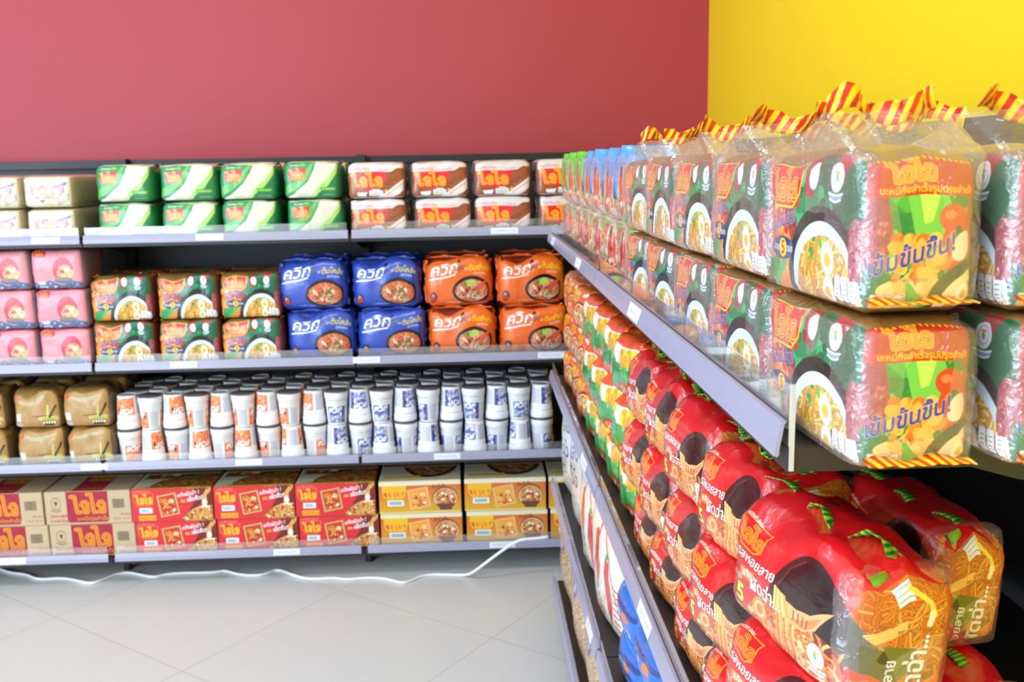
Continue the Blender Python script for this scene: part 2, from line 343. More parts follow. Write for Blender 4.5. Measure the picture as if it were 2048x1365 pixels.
def art_vermi_clear(H=256):
    r = random.Random(23); A = 1.6; c = Cv(H, A, 'D6CBA8')
    for k in range(150):
        x = r.uniform(-.3, 1.6); c.stroke([(x, 0), (x+r.uniform(-.3, .3), .5), (x+r.uniform(-.3, .4), 1)], .008, r.choice(['E2DABC', 'C4B68C', 'DDD3B2', 'CCBF98', 'E6DFC8']))
    c.poly([(1.05, .66), (1.35, .8), (1.48, .8), (1.4, .66)], '39457C'); c.poly([(.4, .26), (.75, .26), (.55, .1)], '39457C'); c.poly([(.2, .1), (.5, .26), (.62, .1)], 'E6E6EE')
    for k in range(4): c.stroke([(1.1, .06+.07*k), (1.5, .26+.06*k)], .025, '6A6C86')
    c.poly([(.22, .72), (1.38, .7), (1.36, .5), (1.2, .3), (.4, .28), (.26, .45)], 'EC3A44'); maze(c, .34, .34, .34, ('FFA03A', 'F07A3A', 'FFA03A'), (.28, .1, .03), 0, 1.2)
    c.ell(1.15, .2, .04, .04, 'F2A51C')
    return c.image('clear_vermicelli_front')

def art_pink(H=256):
    r = random.Random(29); A = 1.36; c = Cv(H, A, 'DE8D95')
    c.poly([(0, 0), (1.36, 0), (1.36, .16), (1.1, .22), (.8, .1), (.45, .24), (.2, .13), (0, .2)], '566A8E'); c.specks(r, 0, 0, 1.36, .18, 40, .01, .04, ['6E82A4', '435678', 'C9D3E0'])
    c.rect(.16, .12, .34, .2, 'CDD3DA'); c.rect(.16, .03, .4, .08, 'C8CFDA')
    c.ell(.85, .5, .27, .33, 'C93A48'); c.ell(.9, .44, .22, .22, 'E2675C'); c.clip_ell(.9, .42, .22, .2); c.noodles(r, .92, .38, .2, .2, 40, .02, ['EAD9A0', 'E0C880', 'D8B868'], .5); c.clip = None
    c.ell(.95, .5, .07, .05, 'F4E6DC'); c.ell(.82, .46, .07, .05, 'D94A50'); c.stroke([(.7, .9), (.82, .62)], .012, 'B04A50')
    c.ell(.84, .22, .24, .07, '566A8E'); c.ell(.84, .26, .24, .05, '8A7A6A')
    c.rrect(.06, .84, .42, 1.02, .06, 'D8231E'); c.text('ไวไว', .12, .87, .14, 'F8B81E', .02); c.stroke([(.08, .5), (.13, .66), (.15, .5), (.24, .6), (.30, .58), (.36, .66), (.42, .66), (.44, .54)], .016, 'B2A6AE'); c.stroke([(.1, .56), (.42, .64)], .012, 'B2A6AE'); c.rect(.08, .76, .40, .775, 'C2A4AC')
    return c.image('pink_pack_front')

def art_gold(H=256):
    r = random.Random(31); A = 1.4; c = Cv(H, A, 'B48A4C')
    for k in range(30): c.stroke([(r.uniform(0, 1.4), 0), (r.uniform(0, 1.4), 1)], .02, r.choice(['B88F52', 'AE8446', 'BC9558']), .6)
    c.rrect(.03, .82, .25, .93, .04, 'E5532A'); c.stroke(wave(.35, 1.05, .78, .05, 10, .2, .5), .035, '9CA04E'); c.text('เส้นใหญ่อบแห้ง', .4, .75, .09, '8F9A44', .01, .1)
    c.ell(1.06, .28, .3, .09, 'C9C25A'); c.ell(1.06, .24, .2, .06, 'B8A84A'); c.stroke([(.6, .34), (1.2, .36)], .022, '4A3414'); c.stroke([(1.1, .32), (1.3, .62)], .06, '3A2A12'); c.stroke([(1.04, .3), (1.06, .6)], .05, 'CFC862')
    c.poly([(.85, .22), (1.27, .22), (1.2, .06), (.92, .06)], '4A3A20')
    for k in range(5): c.ell(.9+.08*k, .17, .03, .04, 'EFE6CC')
    c.rrect(.06, .2, .22, .42, .03, 'D8D2C0'); c.ell(.14, .33, .06, .06, 'F2F0E8'); c.rrect(.06, .03, .24, .16, .03, 'BDBBB6')
    return c.image('gold_pack_front')

def art_cup(name, main, deep, accents, txt, H=192):
    r = random.Random(37); A = 2.7; c = Cv(H, A, 'F4F2F0')
    for k in range(2):
        x = k*1.35
        if name.startswith('orange'):
            c.rect(x+.04, 0, x+.86, 1, main); c.specks(r, x+.06, .02, x+.84, .35, 26, .03, .08, accents); c.specks(r, x+.06, .75, x+.84, .98, 10, .04, .09, ['FBB48A', 'F8A070'])
        else:
            c.rect(x+.04, 0, x+.88, 1, 'B9BECF'); c.specks(r, x+.06, 0, x+.86, 1, 80, .03, .09, ['8E96C8', 'DADDE8', '6F7AB8', 'C4C8D8', 'EEF0F4']); c.rect(x+.70, .0, x+.86, 1, deep); c.specks(r, x+.08, .84, x+.6, .98, 10, .05, .1, [deep])
            c.ell(x+.36, .56, .3, .26, deep, .2, .85)
        c.text(txt, x+.1, .44, .36, 'F8F6F4', .05, .06, .2, deep, .03); c.ell(x+.72, .5, .05, .09, '3A3A4A'); c.ell(x+.74, .2, .04, .06, 'E88A4A')
        c.rect(x+.92, .04, x+1.30, .96, 'D6D6DC')
        for q in range(11): c.rect(x+.95, .09+.078*q, x+1.26, .125+.078*q, 'BDBFC8')
    return c.image(name)

def art_carton_tan(H=256, top=False):
    A = 2.6 if not top else 1.4; c = Cv(H, A, 'C8AE8A')
    if top:
        c.poly([(.45, 0), (.95, 0), (.95, 1), (.45, 1)], 'A8202E'); c.text('บะหมี่ปรุงสำเร็จ', .48, .05, .07, 'DE8A2A', .01); maze(c, .5, .3, .3, ('DE8A2A', 'C06A1E', 'DE8A2A'), (.28, .1, .03), 0, .65)
        return c.image('tan_carton_top')
    c.rrect(.66, .05, 1.92, 1.1, .1, 'A8243A'); maze(c, .80, .30, .60, ('DE8A26', 'CB771E', 'DE8A26'), (.21, .09, .03), 0, .82); c.text('บะหมี่ปรุงสำเร็จ', .94, .11, .16, 'E09A3A', .012)
    c.ell(.34, .64, .15, .19, '8E7A5E'); c.ell(.34, .64, .13, .16, 'C8AE8A'); c.poly([(.28, .70), (.40, .70), (.34, .54)], '5A4A36'); c.stroke(wave(.2, .48, .44, -.04, 8, 0, .5), .05, '9A8666')
    c.text('โรงงานผลิต', .14, .22, .12, 'B0343E', .02); c.text('อาหารสำเร็จรูป', .12, .08, .105, 'B0343E', .02)
    for k in range(24): c.rect(2.05+.0150*k, .46, 2.058+.0150*k+(.004 if k % 3 else 0), .74, '6A5A44')
    c.text('30 ซอง', 2.26, .24, .1, 'B8464E', .01); c.text('น้ำหนัก 1.8 กก.', 2.05, .11, .085, 'B8464E', .008)
    return c.image('tan_carton_front')

def mini_pack(c, r, x, y, w, h, rot, base, edge):
    cr, sr = math.cos(rot), math.sin(rot)
    T = lambda a, b: (x+(a*w)*cr-(b*h)*sr, y+(a*w)*sr+(b*h)*cr)
    c.poly([T(-.5, -.5), T(.5, -.5), T(.5, .5), T(-.5, .5)], edge); c.poly([T(-.42, -.44), T(.42, -.44), T(.42, .44), T(-.42, .44)], base)
    for _ in range(70): q = T(r.uniform(-.36, .38), r.uniform(-.38, .2)); c.ell(q[0], q[1], .028, .02, r.choice(['E8A04A', 'C8401E', 'F2C46A', '8A2A14']))
    q = T(.2, .15); c.ell(q[0], q[1], .09, .07, 'F0C88A'); q = T(.25, -.28); c.ell(q[0], q[1], .06, .035, 'F0EAE0')
    q = T(-.34, .16); c.text('ไวไว', q[0], q[1], h*.2, 'F6C21C', .03, rot)

def art_carton_red(H=256, top=False):
    r = random.Random(41); A = 2.6
    if top:
        c = Cv(H, 1.0, 'E6DDC2'); c.poly([(0, 0), (1, 0), (1, .12), (.4, .12), (.1, .05)], 'D8C24A')
        mini_pack(c, r, .3, .55, .5, .5, 0, 'B8261C', '6A9A3A'); c.poly([(.55, 1), (.6, .5), (.3, .2), (.2, .04), (1, .04), (1, 1)], '6A1A12')
        c.clip_poly([(.3, .25), (.15, .04), (1, .04), (1, .5), (.6, .4)]); c.noodles(r, .6, .2, .45, .25, 120, .025, ['C88A3A', 'B8702A', 'D8A050', '9A4A1E'], .5); c.clip = None
        c.specks(r, .5, .08, .9, .3, 8, .02, .04, ['3F8A3A', 'C83A20']); c.ell(.8, .62, .1, .06, 'C9C9C0')
        return c.image('red_carton_top')
    c = Cv(H, A, 'DB2A30')
    c.poly([(1.6, 0), (2.0, .55), (2.05, 1), (2.6, 1), (2.6, 0)], '7A1E14'); c.clip_poly([(1.55, 0), (1.85, .3), (2.2, .45), (2.6, .45), (2.6, 0)])
    c.noodles(r, 2.1, .18, .5, .26, 150, .028, ['E8A850', 'D8883A', 'C86A2A', 'F0C070'], .5); c.specks(r, 1.7, .05, 2.5, .4, 14, .03, .05, ['3F8A3A', 'B8301C', 'F2D8A0']); c.clip = None
    for k in range(7): c.stroke([(2.26+.025*k, .4), (2.3+.02*k, .75), (2.45, .95)], .022, ['F2C070', 'E09A40'][k % 2])
    c.stroke([(2.3, .72), (2.48, .86), (2.58, 1)], .09, 'D8A050'); c.ell(2.36, .55, .08, .1, 'EFE9E0'); c.stroke(wave(2.24, 2.5, .4, .03, 6, 0, .5), .06, 'DFE0B8')
    c.text('บะหมี่กึ่งสำเร็จรูป', .07, .9, .085, 'E8949A', .008)
    c.poly([(.06, .87), (.72, .87), (.7, .62), (.58, .48), (.2, .48), (.08, .62)], 'F2A51C'); c.poly([(.075, .86), (.705, .86), (.685, .625), (.575, .495), (.205, .495), (.095, .625)], 'DB2A30')
    maze(c, .13, .53, .31, ('F7BE2E', 'E8941E', 'F7BE2E'), (.21, .08, .03), 0, .84); c.rect(.24, .26, .66, .43, 'E8E6DE'); c.rect(.3, .3, .56, .39, '9FC0C8'); c.rect(.2, .04, .76, .2, 'F0A51E'); c.text('รสผัดขี้เมา', .22, .07, .13, 'D87A14', .02)
    mini_pack(c, r, 1.18, .5, .62, .66, .16, 'C8391F', 'C3B56A')
    c.text('แห้งผัดฉ่า !', 1.48, .72, .16, 'F8ECEA', .025, .14, .2); c.text('เผ็ดซี้ด!', 1.78, .58, .17, 'F8ECEA', .03, .14, .2); c.rect(1.58, .56, 1.74, .65, 'E8963A')
    return c.image('red_carton_front')

def art_carton_yellow(H=256, top=False):
    r = random.Random(43)
    if top:
        c = Cv(H, 1.0, 'E9DDBC'); stew(c, r, .62, .5, .34, .4, '9A3A1C', ['C88A4A', 'B8602A', 'D8A060'], [('E8D8B0', 5, .04), ('B8261C', 8, .04), ('3F8A3A', 3, .03)], '4A3020', None, 50, .02, .02); c.rect(.1, .75, .35, .95, '8A4A1E'); c.rect(.05, .1, .5, .17, 'E6B81E'); c.text('บะหมี่ต้มยำ', .06, .24, .07, 'D8A098', .01)
        return c.image('yellow_carton_top')
    A = 2.6; c = Cv(H, A, 'DDA41F')
    for k in range(40):
        t = k/39; c.rect(0, t*.9, A, t*.9+.03, np.array(hexc('DDAA1F'))*(1-t)+np.array(hexc('D4682A'))*t)
    c.rect(0, .86, A, 1, 'E9DDBC'); c.rect(0, 0, A, .05, 'E3CE8E')
    c.rect(.1, .68, .86, .86, 'F2B81C'); c.poly([(.1, .7), (.86, .7), (.82, .52), (.7, .45), (.26, .45), (.14, .52)], 'F5B81C'); c.poly([(.14, .66), (.8, .66), (.76, .54), (.68, .49), (.28, .49), (.18, .54)], 'E2521E')
    maze(c, .2, .49, .26, ('F7B92A', 'F0A01E', 'F7B92A'), (.22, .08, .03), 0, .98); c.rect(.26, .24, .78, .42, 'EEE9D8'); c.rect(.32, .28, .72, .38, '8FB8BC')
    mini_pack(c, r, 1.26, .46, .66, .62, .16, 'F0A03A', 'F0B478')
    stew(c, r, 2.1, .46, .4, .34, 'C8502A', ['F0CB90', 'E8A860', 'D8803A'], [('F4EEE0', 6, .05), ('D0301E', 9, .05), ('3F8A3A', 3, .05), ('F0C24A', 4, .04)], '8A4A2A', 'F0D8A8', 50, .02, .025)
    c.poly([(1.8, .28), (2.4, .28), (2.28, .08), (1.94, .08)], '6A4030'); c.text('ต้มยำกุ้ง', 1.66, .74, .14, '7A2A14', .015, .1, .2)
    return c.image('yellow_carton_front')

def art_side_orange(H=320):
    r = random.Random(47); A = 1.3; c = Cv(H, A, 'EE5A14')
    stew(c, r, .75, .4, .46, .34, 'D8642A', ['F2B45E', 'E8903A', 'F8D28A'], [('F2E8D8', 6, .05), ('D0381E', 8, .05), ('3F9A3C', 4, .05), ('F0C430', 4, .05)], '7A2A10', 'F2D0A0', 50, .0, .02)
    c.poly([(.05, .97), (.7, .97), (.66, .76), (.5, .7), (.18, .7), (.08, .78)], 'F2C21C'); maze(c, .12, .73, .2, ('C8281A', 'F2C21C', 'C8281A'), (.24, .14, .05), 0, 1.1); c.rect(.9, .85, 1.2, .93, 'F4E8D0')
    c.specks(r, 0, .0, 1.3, .15, 20, .02, .06, ['D8401A', 'F2A03A', 'F4E2C8', 'C4321A'])
    return c.image('orange_side_pack')

def art_side_yellow(H=320):
    r = random.Random(53); A = 1.3; c = Cv(H, A, 'F4EEDD')
    c.poly([(0, 1), (1.3, 1), (1.3, .88), (0, .9)], 'E94A1C'); c.poly([(0, .92), (.3, .9), (.26, .7), (0, .62)], 'F7D41A'); c.poly([(.3, .9), (.62, .88), (.5, .5), (.2, .6)], 'F4EEDD')
    c.rrect(.52, .56, 1.26, .86, .08, 'F4D01C'); maze(c, .60, .59, .24, ('C25A1A', 'F4D01C', 'C25A1A', 'F4D01C'), (.3, .22, .14, .05), 0, 1.2)
    leafy(c, r, .28, .34, .36, ('1E9A40', '36B04A', '128038', '5CC24E', '0E7030'), 44); leafy(c, r, .95, .36, .34, ('1E9A40', '36B04A', '128038', '4AB04A'), 36); leafy(c, r, .62, .30, .3, ('1E9A40', '2EA848', '128038'), 24)
    stew(c, r, .74, .12, .34, .2, 'D8702A', ['F2B45E', 'E8903A'], [('D0301E', 10, .05), ('F2E8D8', 5, .04)], 'C2381C', None, 34, 0, .022); c.specks(r, .0, .0, .4, .2, 12, .03, .07, ['E9722E', 'D8401E', 'F4EEDD', 'F7D41A'])
    c.specks(r, .9, .0, 1.3, .25, 10, .03, .06, ['E9722E', 'D8401E', 'F7D41A'])
    return c.image('yellow_green_pack')

def art_tomyum(H=320):
    r = random.Random(59); A = 1.4; c = Cv(H, A, 'E6D3B8')
    c.poly([(0, 1), (.55, 1), (.4, .72), (0, .66)], '8FBF5A'); c.poly([(.85, 1), (1.4, 1), (1.4, .68), (1.05, .78)], '7DB548')
    c.specks(r, .0, .3, .5, .75, 34, .03, .07, ['F2EADA', 'F08A3A', 'DDE2C8', 'E8602A', 'C8341E', 'F2B04A'])
    c.specks(r, .8, .3, 1.4, .75, 30, .03, .07, ['F2EADA', 'F08A3A', '5FA63A', 'E8602A', 'D8401E', 'F2B04A'])
    c.poly([(.46, .2), (.54, .75), (.72, .86), (.82, .5), (.72, .15)], 'C8281E'); c.poly([(.78, .15), (.84, .7), (1.02, .76), (1.04, .35)], 'D63E22'); c.poly([(.5, .3), (.56, .7), (.62, .72), (.6, .3)], 'E25A36')
    c.poly([(.55, .7), (.6, .92), (.74, .88), (.72, .7)], '6A221C'); c.specks(r, .05, .02, 1.35, .34, 80, .03, .07, ['E8702A', 'F2DCC0', 'D8401E', 'F0A040', 'F7EFE2', 'E9622E', '6FAE3A'])
    c.poly([(.06, .94), (.44, .94), (.42, .76), (.12, .74)], 'D92E1A'); c.text('ไวไว', .1, .78, .14, 'F6C21C', .03)
    c.ell(1.2, .62, .12, .1, 'F3A03A'); c.ell(1.2, .62, .06, .05, 'D83A1E'); facts(c, .9, .03, .4, .16, 4)
    return c.image('tom_yum_pack')

def art_white_bag(H=320):
    r = random.Random(61); A = .72; c = Cv(H, A, 'EEE8DC')
    for k in range(60): x = r.uniform(0, .72); c.stroke([(x, 0), (x+r.uniform(-.05, .05), 1)], .006, r.choice(['F5F1E8', 'E0D8C6', 'E8E0D0']))
    c.text('เส้น', .1, .68, .2, '3A4A86', .02, .2); c.text('ไวไว', .12, .45, .19, '3A4A86', .03, .15); c.stroke(wave(.1, .62, .3, .05, 10), .02, '8A94B4'); c.stroke(wave(.1, .62, .22, .05, 10), .015, '8A94B4')
    c.specks(r, .05, .05, .65, .2, 14, .01, .03, ['FFFFFF', '8A94B4', 'D0D0DA'])
    return c.image('white_noodle_bag')

def art_chili_bag(H=320):
    r = random.Random(67); A = .72; c = Cv(H, A, 'EFE4CC')
    for k in range(40): x = r.uniform(0, .72); c.stroke([(x, 0), (x+r.uniform(-.05, .05), 1)], .006, r.choice(['F6EEDC', 'E2D4B4', 'EADFC6']))
    c.poly([(.06, .95), (.66, .95), (.66, .06), (.06, .06)], 'F3EBDA'); c.stroke([(.06, .3), (.36, .92), (.66, .3)], .018, 'DB3A34')
    c.poly([(.2, .75), (.26, .78), (.3, .5), (.22, .3), (.16, .5)], 'E0421E'); c.poly([(.42, .62), (.5, .6), (.54, .3), (.46, .1), (.4, .35)], 'D9333A'); c.specks(r, .18, .2, .4, .36, 12, .015, .03, ['4FAE54', '7CC46A', 'FFFFFF']); c.specks(r, .4, .6, .55, .68, 6, .015, .025, ['4FAE54'])
    for k in range(8): c.rect(.56, .1+.05*k, .66, .115+.05*k, 'DB6A64')
    c.text('ไวไว', .14, .12, .12, 'DB3A34', .02)
    return c.image('chili_noodle_bag')

def art_blue_bag(H=256):
    r = random.Random(71); A = .9; c = Cv(H, A, '1E6FD0')
    c.poly([(0, .7), (.9, .78), (.9, .66), (0, .56)], '123A86'); c.poly([(.1, .0), (.2, .5), (.38, .56), (.44, .3), (.36, 0)], 'F3F0EA'); c.poly([(.14, 0), (.22, .44), (.34, .5), (.4, .3), (.33, 0)], '9C5A50'); c.poly([(.2, .44), (.3, .5), (.34, .38)], '8ACB5A')
    c.specks(r, .16, .05, .36, .4, 14, .02, .04, ['B8705E', '8A3A34', 'D8A088']); c.ell(.6, .55, .1, .08, 'F07A1E'); c.poly([(.48, .2), (.8, .3), (.78, .38), (.48, .28)], 'D8E4F4'); c.rect(0, .9, .9, 1, '3A86DE')
    return c.image('blue_bag')

def art_macaroni(H=320):
    r = random.Random(73); A = 1.05; c = Cv(H, A, 'C79A63')
    for _ in range(420):
        x, y, d = r.uniform(0, 1.05), r.uniform(0, .86), r.uniform(0, 2*PI); P = [(x+.036*math.cos(d+t*.5), y+.036*math.sin(d+t*.5)) for t in range(5)]
        q = r.choice(['EBC893', 'E2B87C', 'F2D8AC', 'D9AA6C']); c.stroke(P, .038, '8E6234'); c.stroke(P, .027, q); c.stroke(P[1:3], .007, 'F8E6C4')
    c.rect(0, .85, 1.05, 1, 'D9D6D6')
    for k in range(3): c.poly([(0, .86+.05*k), (1.05, .88+.05*k), (1.05, .905+.05*k), (0, .885+.05*k)], '2A2A86')
    c.poly([(.34, .86), (.5, .84), (.6, .7), (.5, .6), (.42, .7)], '3B3A9C'); c.poly([(.40, .84), (.49, .82), (.54, .71), (.48, .66)], 'D7D5E4'); c.rect(0, .0, .04, .85, 'D8D2DA')
    return c.image('macaroni_bag')

def art_stripes(a, b, n, H=64, A=3.0, sl=.25, name='stripes'):
    c = Cv(H, A, a)
    for k in range(n): x = A*k/n; w = A/n*.48; c.poly([(x+sl, 1), (x+w+sl, 1), (x+w-sl, 0), (x-sl, 0)], b)
    return c.image(name)

def art_tag(i, H=96):
    c = Cv(H, 3.0, 'DEDEE4'); t = ['บะหมี่ รสหมูสับ', 'เส้นหมี่อบแห้ง', 'บะหมี่ถ้วย', 'รสต้มยำกุ้ง'][i % 4]
    c.text(t, .45, .38, .34, '8E94AC', .005); c.rect(2.35, .4, 2.55, .6, 'B4B8C8')
    return c.image('price_tag')

# ------------------------------------------------------------------ materials
def mat(name, col=(.8, .8, .8), rough=.5, metal=0.0, spec=.5, img=None, coat=0.0, bump=0.0, bscale=60.0):
    m = bpy.data.materials.new(name); m.use_nodes = True; nt = m.node_tree; b = nt.nodes['Principled BSDF']
    b.inputs['Base Color'].default_value = (*col[:3], 1); b.inputs['Roughness'].default_value = rough; b.inputs['Metallic'].default_value = metal
    b.inputs['Specular IOR Level'].default_value = spec; b.inputs['Coat Weight'].default_value = coat; b.inputs['Coat Roughness'].default_value = .12
    if img:
        t = nt.nodes.new('ShaderNodeTexImage'); t.image = img; t.extension = 'EXTEND'; nt.links.new(t.outputs['Color'], b.inputs['Base Color'])
    if bump:
        tc = nt.nodes.new('ShaderNodeTexCoord'); n = nt.nodes.new('ShaderNodeTexNoise'); n.inputs['Scale'].default_value = bscale; n.inputs['Detail'].default_value = 4; n.inputs['Distortion'].default_value = 1.0
        bp = nt.nodes.new('ShaderNodeBump'); bp.inputs['Strength'].default_value = bump; bp.inputs['Distance'].default_value = .004
        nt.links.new(tc.outputs['Object'], n.inputs['Vector']); nt.links.new(n.outputs['Fac'], bp.inputs['Height']); nt.links.new(bp.outputs['Normal'], b.inputs['Normal'])
        if coat: nt.links.new(bp.outputs['Normal'], b.inputs['Coat Normal'])
    return m

def srgb(h):
    c = hexc(h); return tuple(np.where(c <= .04045, c/12.92, ((c+.055)/1.055)**2.4))

def film_mat(name, tint=(1, 1, 1), bump=.6, scale=45, haze=.03, rough=.07, lo=.05, hi=.75):
    m = bpy.data.materials.new(name); m.use_nodes = True; nt = m.node_tree; nt.nodes.clear()
    out = nt.nodes.new('ShaderNodeOutputMaterial'); tr = nt.nodes.new('ShaderNodeBsdfTransparent'); tr.inputs[0].default_value = (*tint, 1)
    gl = nt.nodes.new('ShaderNodeBsdfGlossy'); gl.inputs['Roughness'].default_value = rough; gl.inputs['Color'].default_value = (1, 1, 1, 1)
    d1 = nt.nodes.new('ShaderNodeBsdfDiffuse'); d1.inputs[0].default_value = (.95, .94, .93, 1); d2 = nt.nodes.new('ShaderNodeBsdfTranslucent'); d2.inputs[0].default_value = (.95, .94, .93, 1); df = nt.nodes.new('ShaderNodeAddShader'); nt.links.new(d1.outputs[0], df.inputs[0]); nt.links.new(d2.outputs[0], df.inputs[1])
    lw = nt.nodes.new('ShaderNodeLayerWeight'); pw = nt.nodes.new('ShaderNodeMath'); pw.operation = 'POWER'; pw.inputs[1].default_value = 4.0
    mu = nt.nodes.new('ShaderNodeMath'); mu.operation = 'MULTIPLY_ADD'; mu.inputs[1].default_value = hi; mu.inputs[2].default_value = lo; mu.use_clamp = True
    m1 = nt.nodes.new('ShaderNodeMixShader'); m1.inputs[0].default_value = haze; m2 = nt.nodes.new('ShaderNodeMixShader')
    L = nt.links.new
    if bump:
        tc = nt.nodes.new('ShaderNodeTexCoord'); n = nt.nodes.new('ShaderNodeTexNoise'); n.inputs['Scale'].default_value = scale; n.inputs['Detail'].default_value = 3; n.inputs['Distortion'].default_value = 1.5
        bp = nt.nodes.new('ShaderNodeBump'); bp.inputs['Strength'].default_value = bump; bp.inputs['Distance'].default_value = .006
        L(tc.outputs['Object'], n.inputs['Vector']); L(n.outputs['Fac'], bp.inputs['Height']); L(bp.outputs['Normal'], gl.inputs['Normal'])
    L(lw.outputs['Facing'], pw.inputs[0]); L(pw.outputs[0], mu.inputs[0]); L(tr.outputs[0], m1.inputs[1]); L(df.outputs[0], m1.inputs[2]); L(mu.outputs[0], m2.inputs[0]); L(m1.outputs[0], m2.inputs[1]); L(gl.outputs[0], m2.inputs[2]); L(m2.outputs[0], out.inputs[0])
    return m

M = {}
M['black'] = mat('black_powder_coat', srgb('26282B'), .45); M['dark'] = mat('charcoal_panel', srgb('34373B'), .55); M['board'] = mat('brown_black_board', srgb('2E2624'), .45)
M['rail'] = mat('lavender_grey_plastic', srgb('9C9AAE'), .3, coat=.2); M['clear'] = film_mat('clear_acrylic', (.97, .98, .98), 0.0, 1, .05, .03, .06, .8); M['fencedge'] = mat('acrylic_edge', srgb('C9C4B4'), .3)
M['rubber'] = mat('black_rubber', srgb('151515'), .6); M['cable'] = mat('white_pvc', srgb('F0F1F0'), .4)
M['film'] = film_mat('clear_pack_film', (1, 1, 1), 1.0, 42, .045, .06, .10, .45); M['film_rose'] = film_mat('rose_clear_film', (.99, .97, .96), .9, 45, .015, .10, .08, .5)

# ------------------------------------------------------------------ object helpers
def link(name, me, mats, parent=None, smooth=True):
    o = bpy.data.objects.new(name, me); C.objects.link(o)
    for m in mats: me.materials.append(m)
    if smooth:
        for p in me.polygons: p.use_smooth = True
    if parent: o.parent = parent
    return o
def tag(o, label, cat, group=None):
    o['label'] = label; o['category'] = cat
    if group: o['group'] = group
    return o
def empty(name, loc=(0, 0, 0), rz=0):
    o = bpy.data.objects.new(name, None); C.objects.link(o); o.location = loc; o.rotation_euler = (0, 0, rz); o.empty_display_size = .05; return o
def bm_box(bm, x0, x1, y0, y1, z0, z1, mi=0):
    v = [bm.verts.new(p) for p in ((x0, y0, z0), (x1, y0, z0), (x1, y1, z0), (x0, y1, z0), (x0, y0, z1), (x1, y0, z1), (x1, y1, z1), (x0, y1, z1))]
    for f in ((0, 3, 2, 1), (4, 5, 6, 7), (0, 1, 5, 4), (1, 2, 6, 5), (2, 3, 7, 6), (3, 0, 4, 7)):
        bm.faces.new([v[i] for i in f]).material_index = mi
def done(name, bm, mats, parent=None, smooth=False, bevel=0):
    if bevel: bmesh.ops.bevel(bm, geom=bm.edges[:], offset=bevel, segments=2, affect='EDGES', profile=.6)
    bm.normal_update(); me = bpy.data.meshes.new(name); bm.to_mesh(me); bm.free()
    return link(name, me, mats if isinstance(mats, (list, tuple)) else [mats], parent, smooth)
def box(name, x0, x1, y0, y1, z0, z1, m, parent=None, bevel=0):
    bm = bmesh.new(); bm_box(bm, x0, x1, y0, y1, z0, z1); return done(name, bm, m, parent, False, bevel)

def pack_mesh(name, w, d, h, rad, bulge=.0, crum=.0, seed=0, n=(14, 8, 10), f=22.0, slump=0.0, pinch=0.0, lean=0.0, cap=None, shear=0.0):
    """soft cuboid, base centred on the origin, front towards -Y; slots front back right left top bottom"""
    rnd = random.Random(seed); off = Vector((rnd.uniform(-50, 50), rnd.uniform(-50, 50), rnd.uniform(-50, 50)))
    bm = bmesh.new(); uvl = bm.loops.layers.uv.new('UVMap'); cache = {}
    hx, hy, hz = w/2, d/2, h/2; rad = min(rad, hx*.95, hy*.95, hz*.95)
    bulge = (bulge,)*3 if not isinstance(bulge, tuple) else bulge
    def vert(a, b, c):
        k = (round(a, 5), round(b, 5), round(c, 5))
        if k in cache: return cache[k]
        p = Vector((a*hx, b*hy, c*hz))
        inner = Vector((max(-hx+rad, min(hx-rad, p.x)), max(-hy+rad, min(hy-rad, p.y)), max(-hz+rad, min(hz-rad, p.z))))
        dv = p-inner; dn = dv.normalized() if dv.length > 1e-9 else Vector((0, 0, 0))
        q = inner+dn*rad
        fx, fy, fz = (1-b*b)*(1-c*c), (1-a*a)*(1-c*c), (1-a*a)*(1-b*b)
        q += Vector((math.copysign(1, a)*abs(a)**3*bulge[0]*fx, math.copysign(1, b)*abs(b)**3*bulge[1]*fy, math.copysign(1, c)*abs(c)**3*bulge[2]*fz))
        if pinch: q.y *= 1-pinch*abs(c)**2.2
        if crum:
            s = (1-2*abs(mnoise.noise(q*f+off)))*.6+mnoise.noise(q*f*2.3-off)*.4
            g = dn if dn.length else Vector((0, 0, 0))
            t = Vector((mnoise.noise(q*f*.6+off*2), mnoise.noise(q*f*.6-off*2), 0))
            q += (g*s+t*.6)*crum*(1 if c > -.97 else .15)
        if slump and c > 0: q.z += slump*c*(mnoise.noise(Vector((a*1.7, b*1.7, 0))+off)-.3*abs(a)**3)
        if lean: q.y += lean*(c+1)
        if shear: q.x += shear*(c+1)
        if cap and c > .3: q.z = min(q.z, cap-hz-.0012+.0008*mnoise.noise(q*20))
        v = bm.verts.new((q.x, q.y, max(q.z+hz, 0.0))); cache[k] = v; return v
    def grid(nu, nv, P, mi, UV):
        for i in range(nu):
            for j in range(nv):
                cs = [(i, j), (i+1, j), (i+1, j+1), (i, j+1)]
                vs = [vert(*P(-1+2*a/nu, -1+2*b/nv)) for a, b in cs]
                try: fc = bm.faces.new(vs)
                except ValueError: continue
                fc.material_index = mi
                for lp, (a, b) in zip(fc.loops, cs): lp[uvl].uv = UV(a/nu, b/nv)
    nx, ny, nz = n; I = lambda u, v: (u, v)
    grid(nx, nz, lambda u, v: (u, -1, v), 0, I); grid(nx, nz, lambda u, v: (-u, 1, v), 1, I)
    grid(ny, nz, lambda u, v: (1, u, v), 2, I); grid(ny, nz, lambda u, v: (-1, -u, v), 3, I)
    grid(nx, ny, lambda u, v: (u, v, 1), 4, I); grid(nx, ny, lambda u, v: (u, -v, -1), 5, I)
    bm.normal_update(); me = bpy.data.meshes.new(name); bm.to_mesh(me); bm.free(); return me

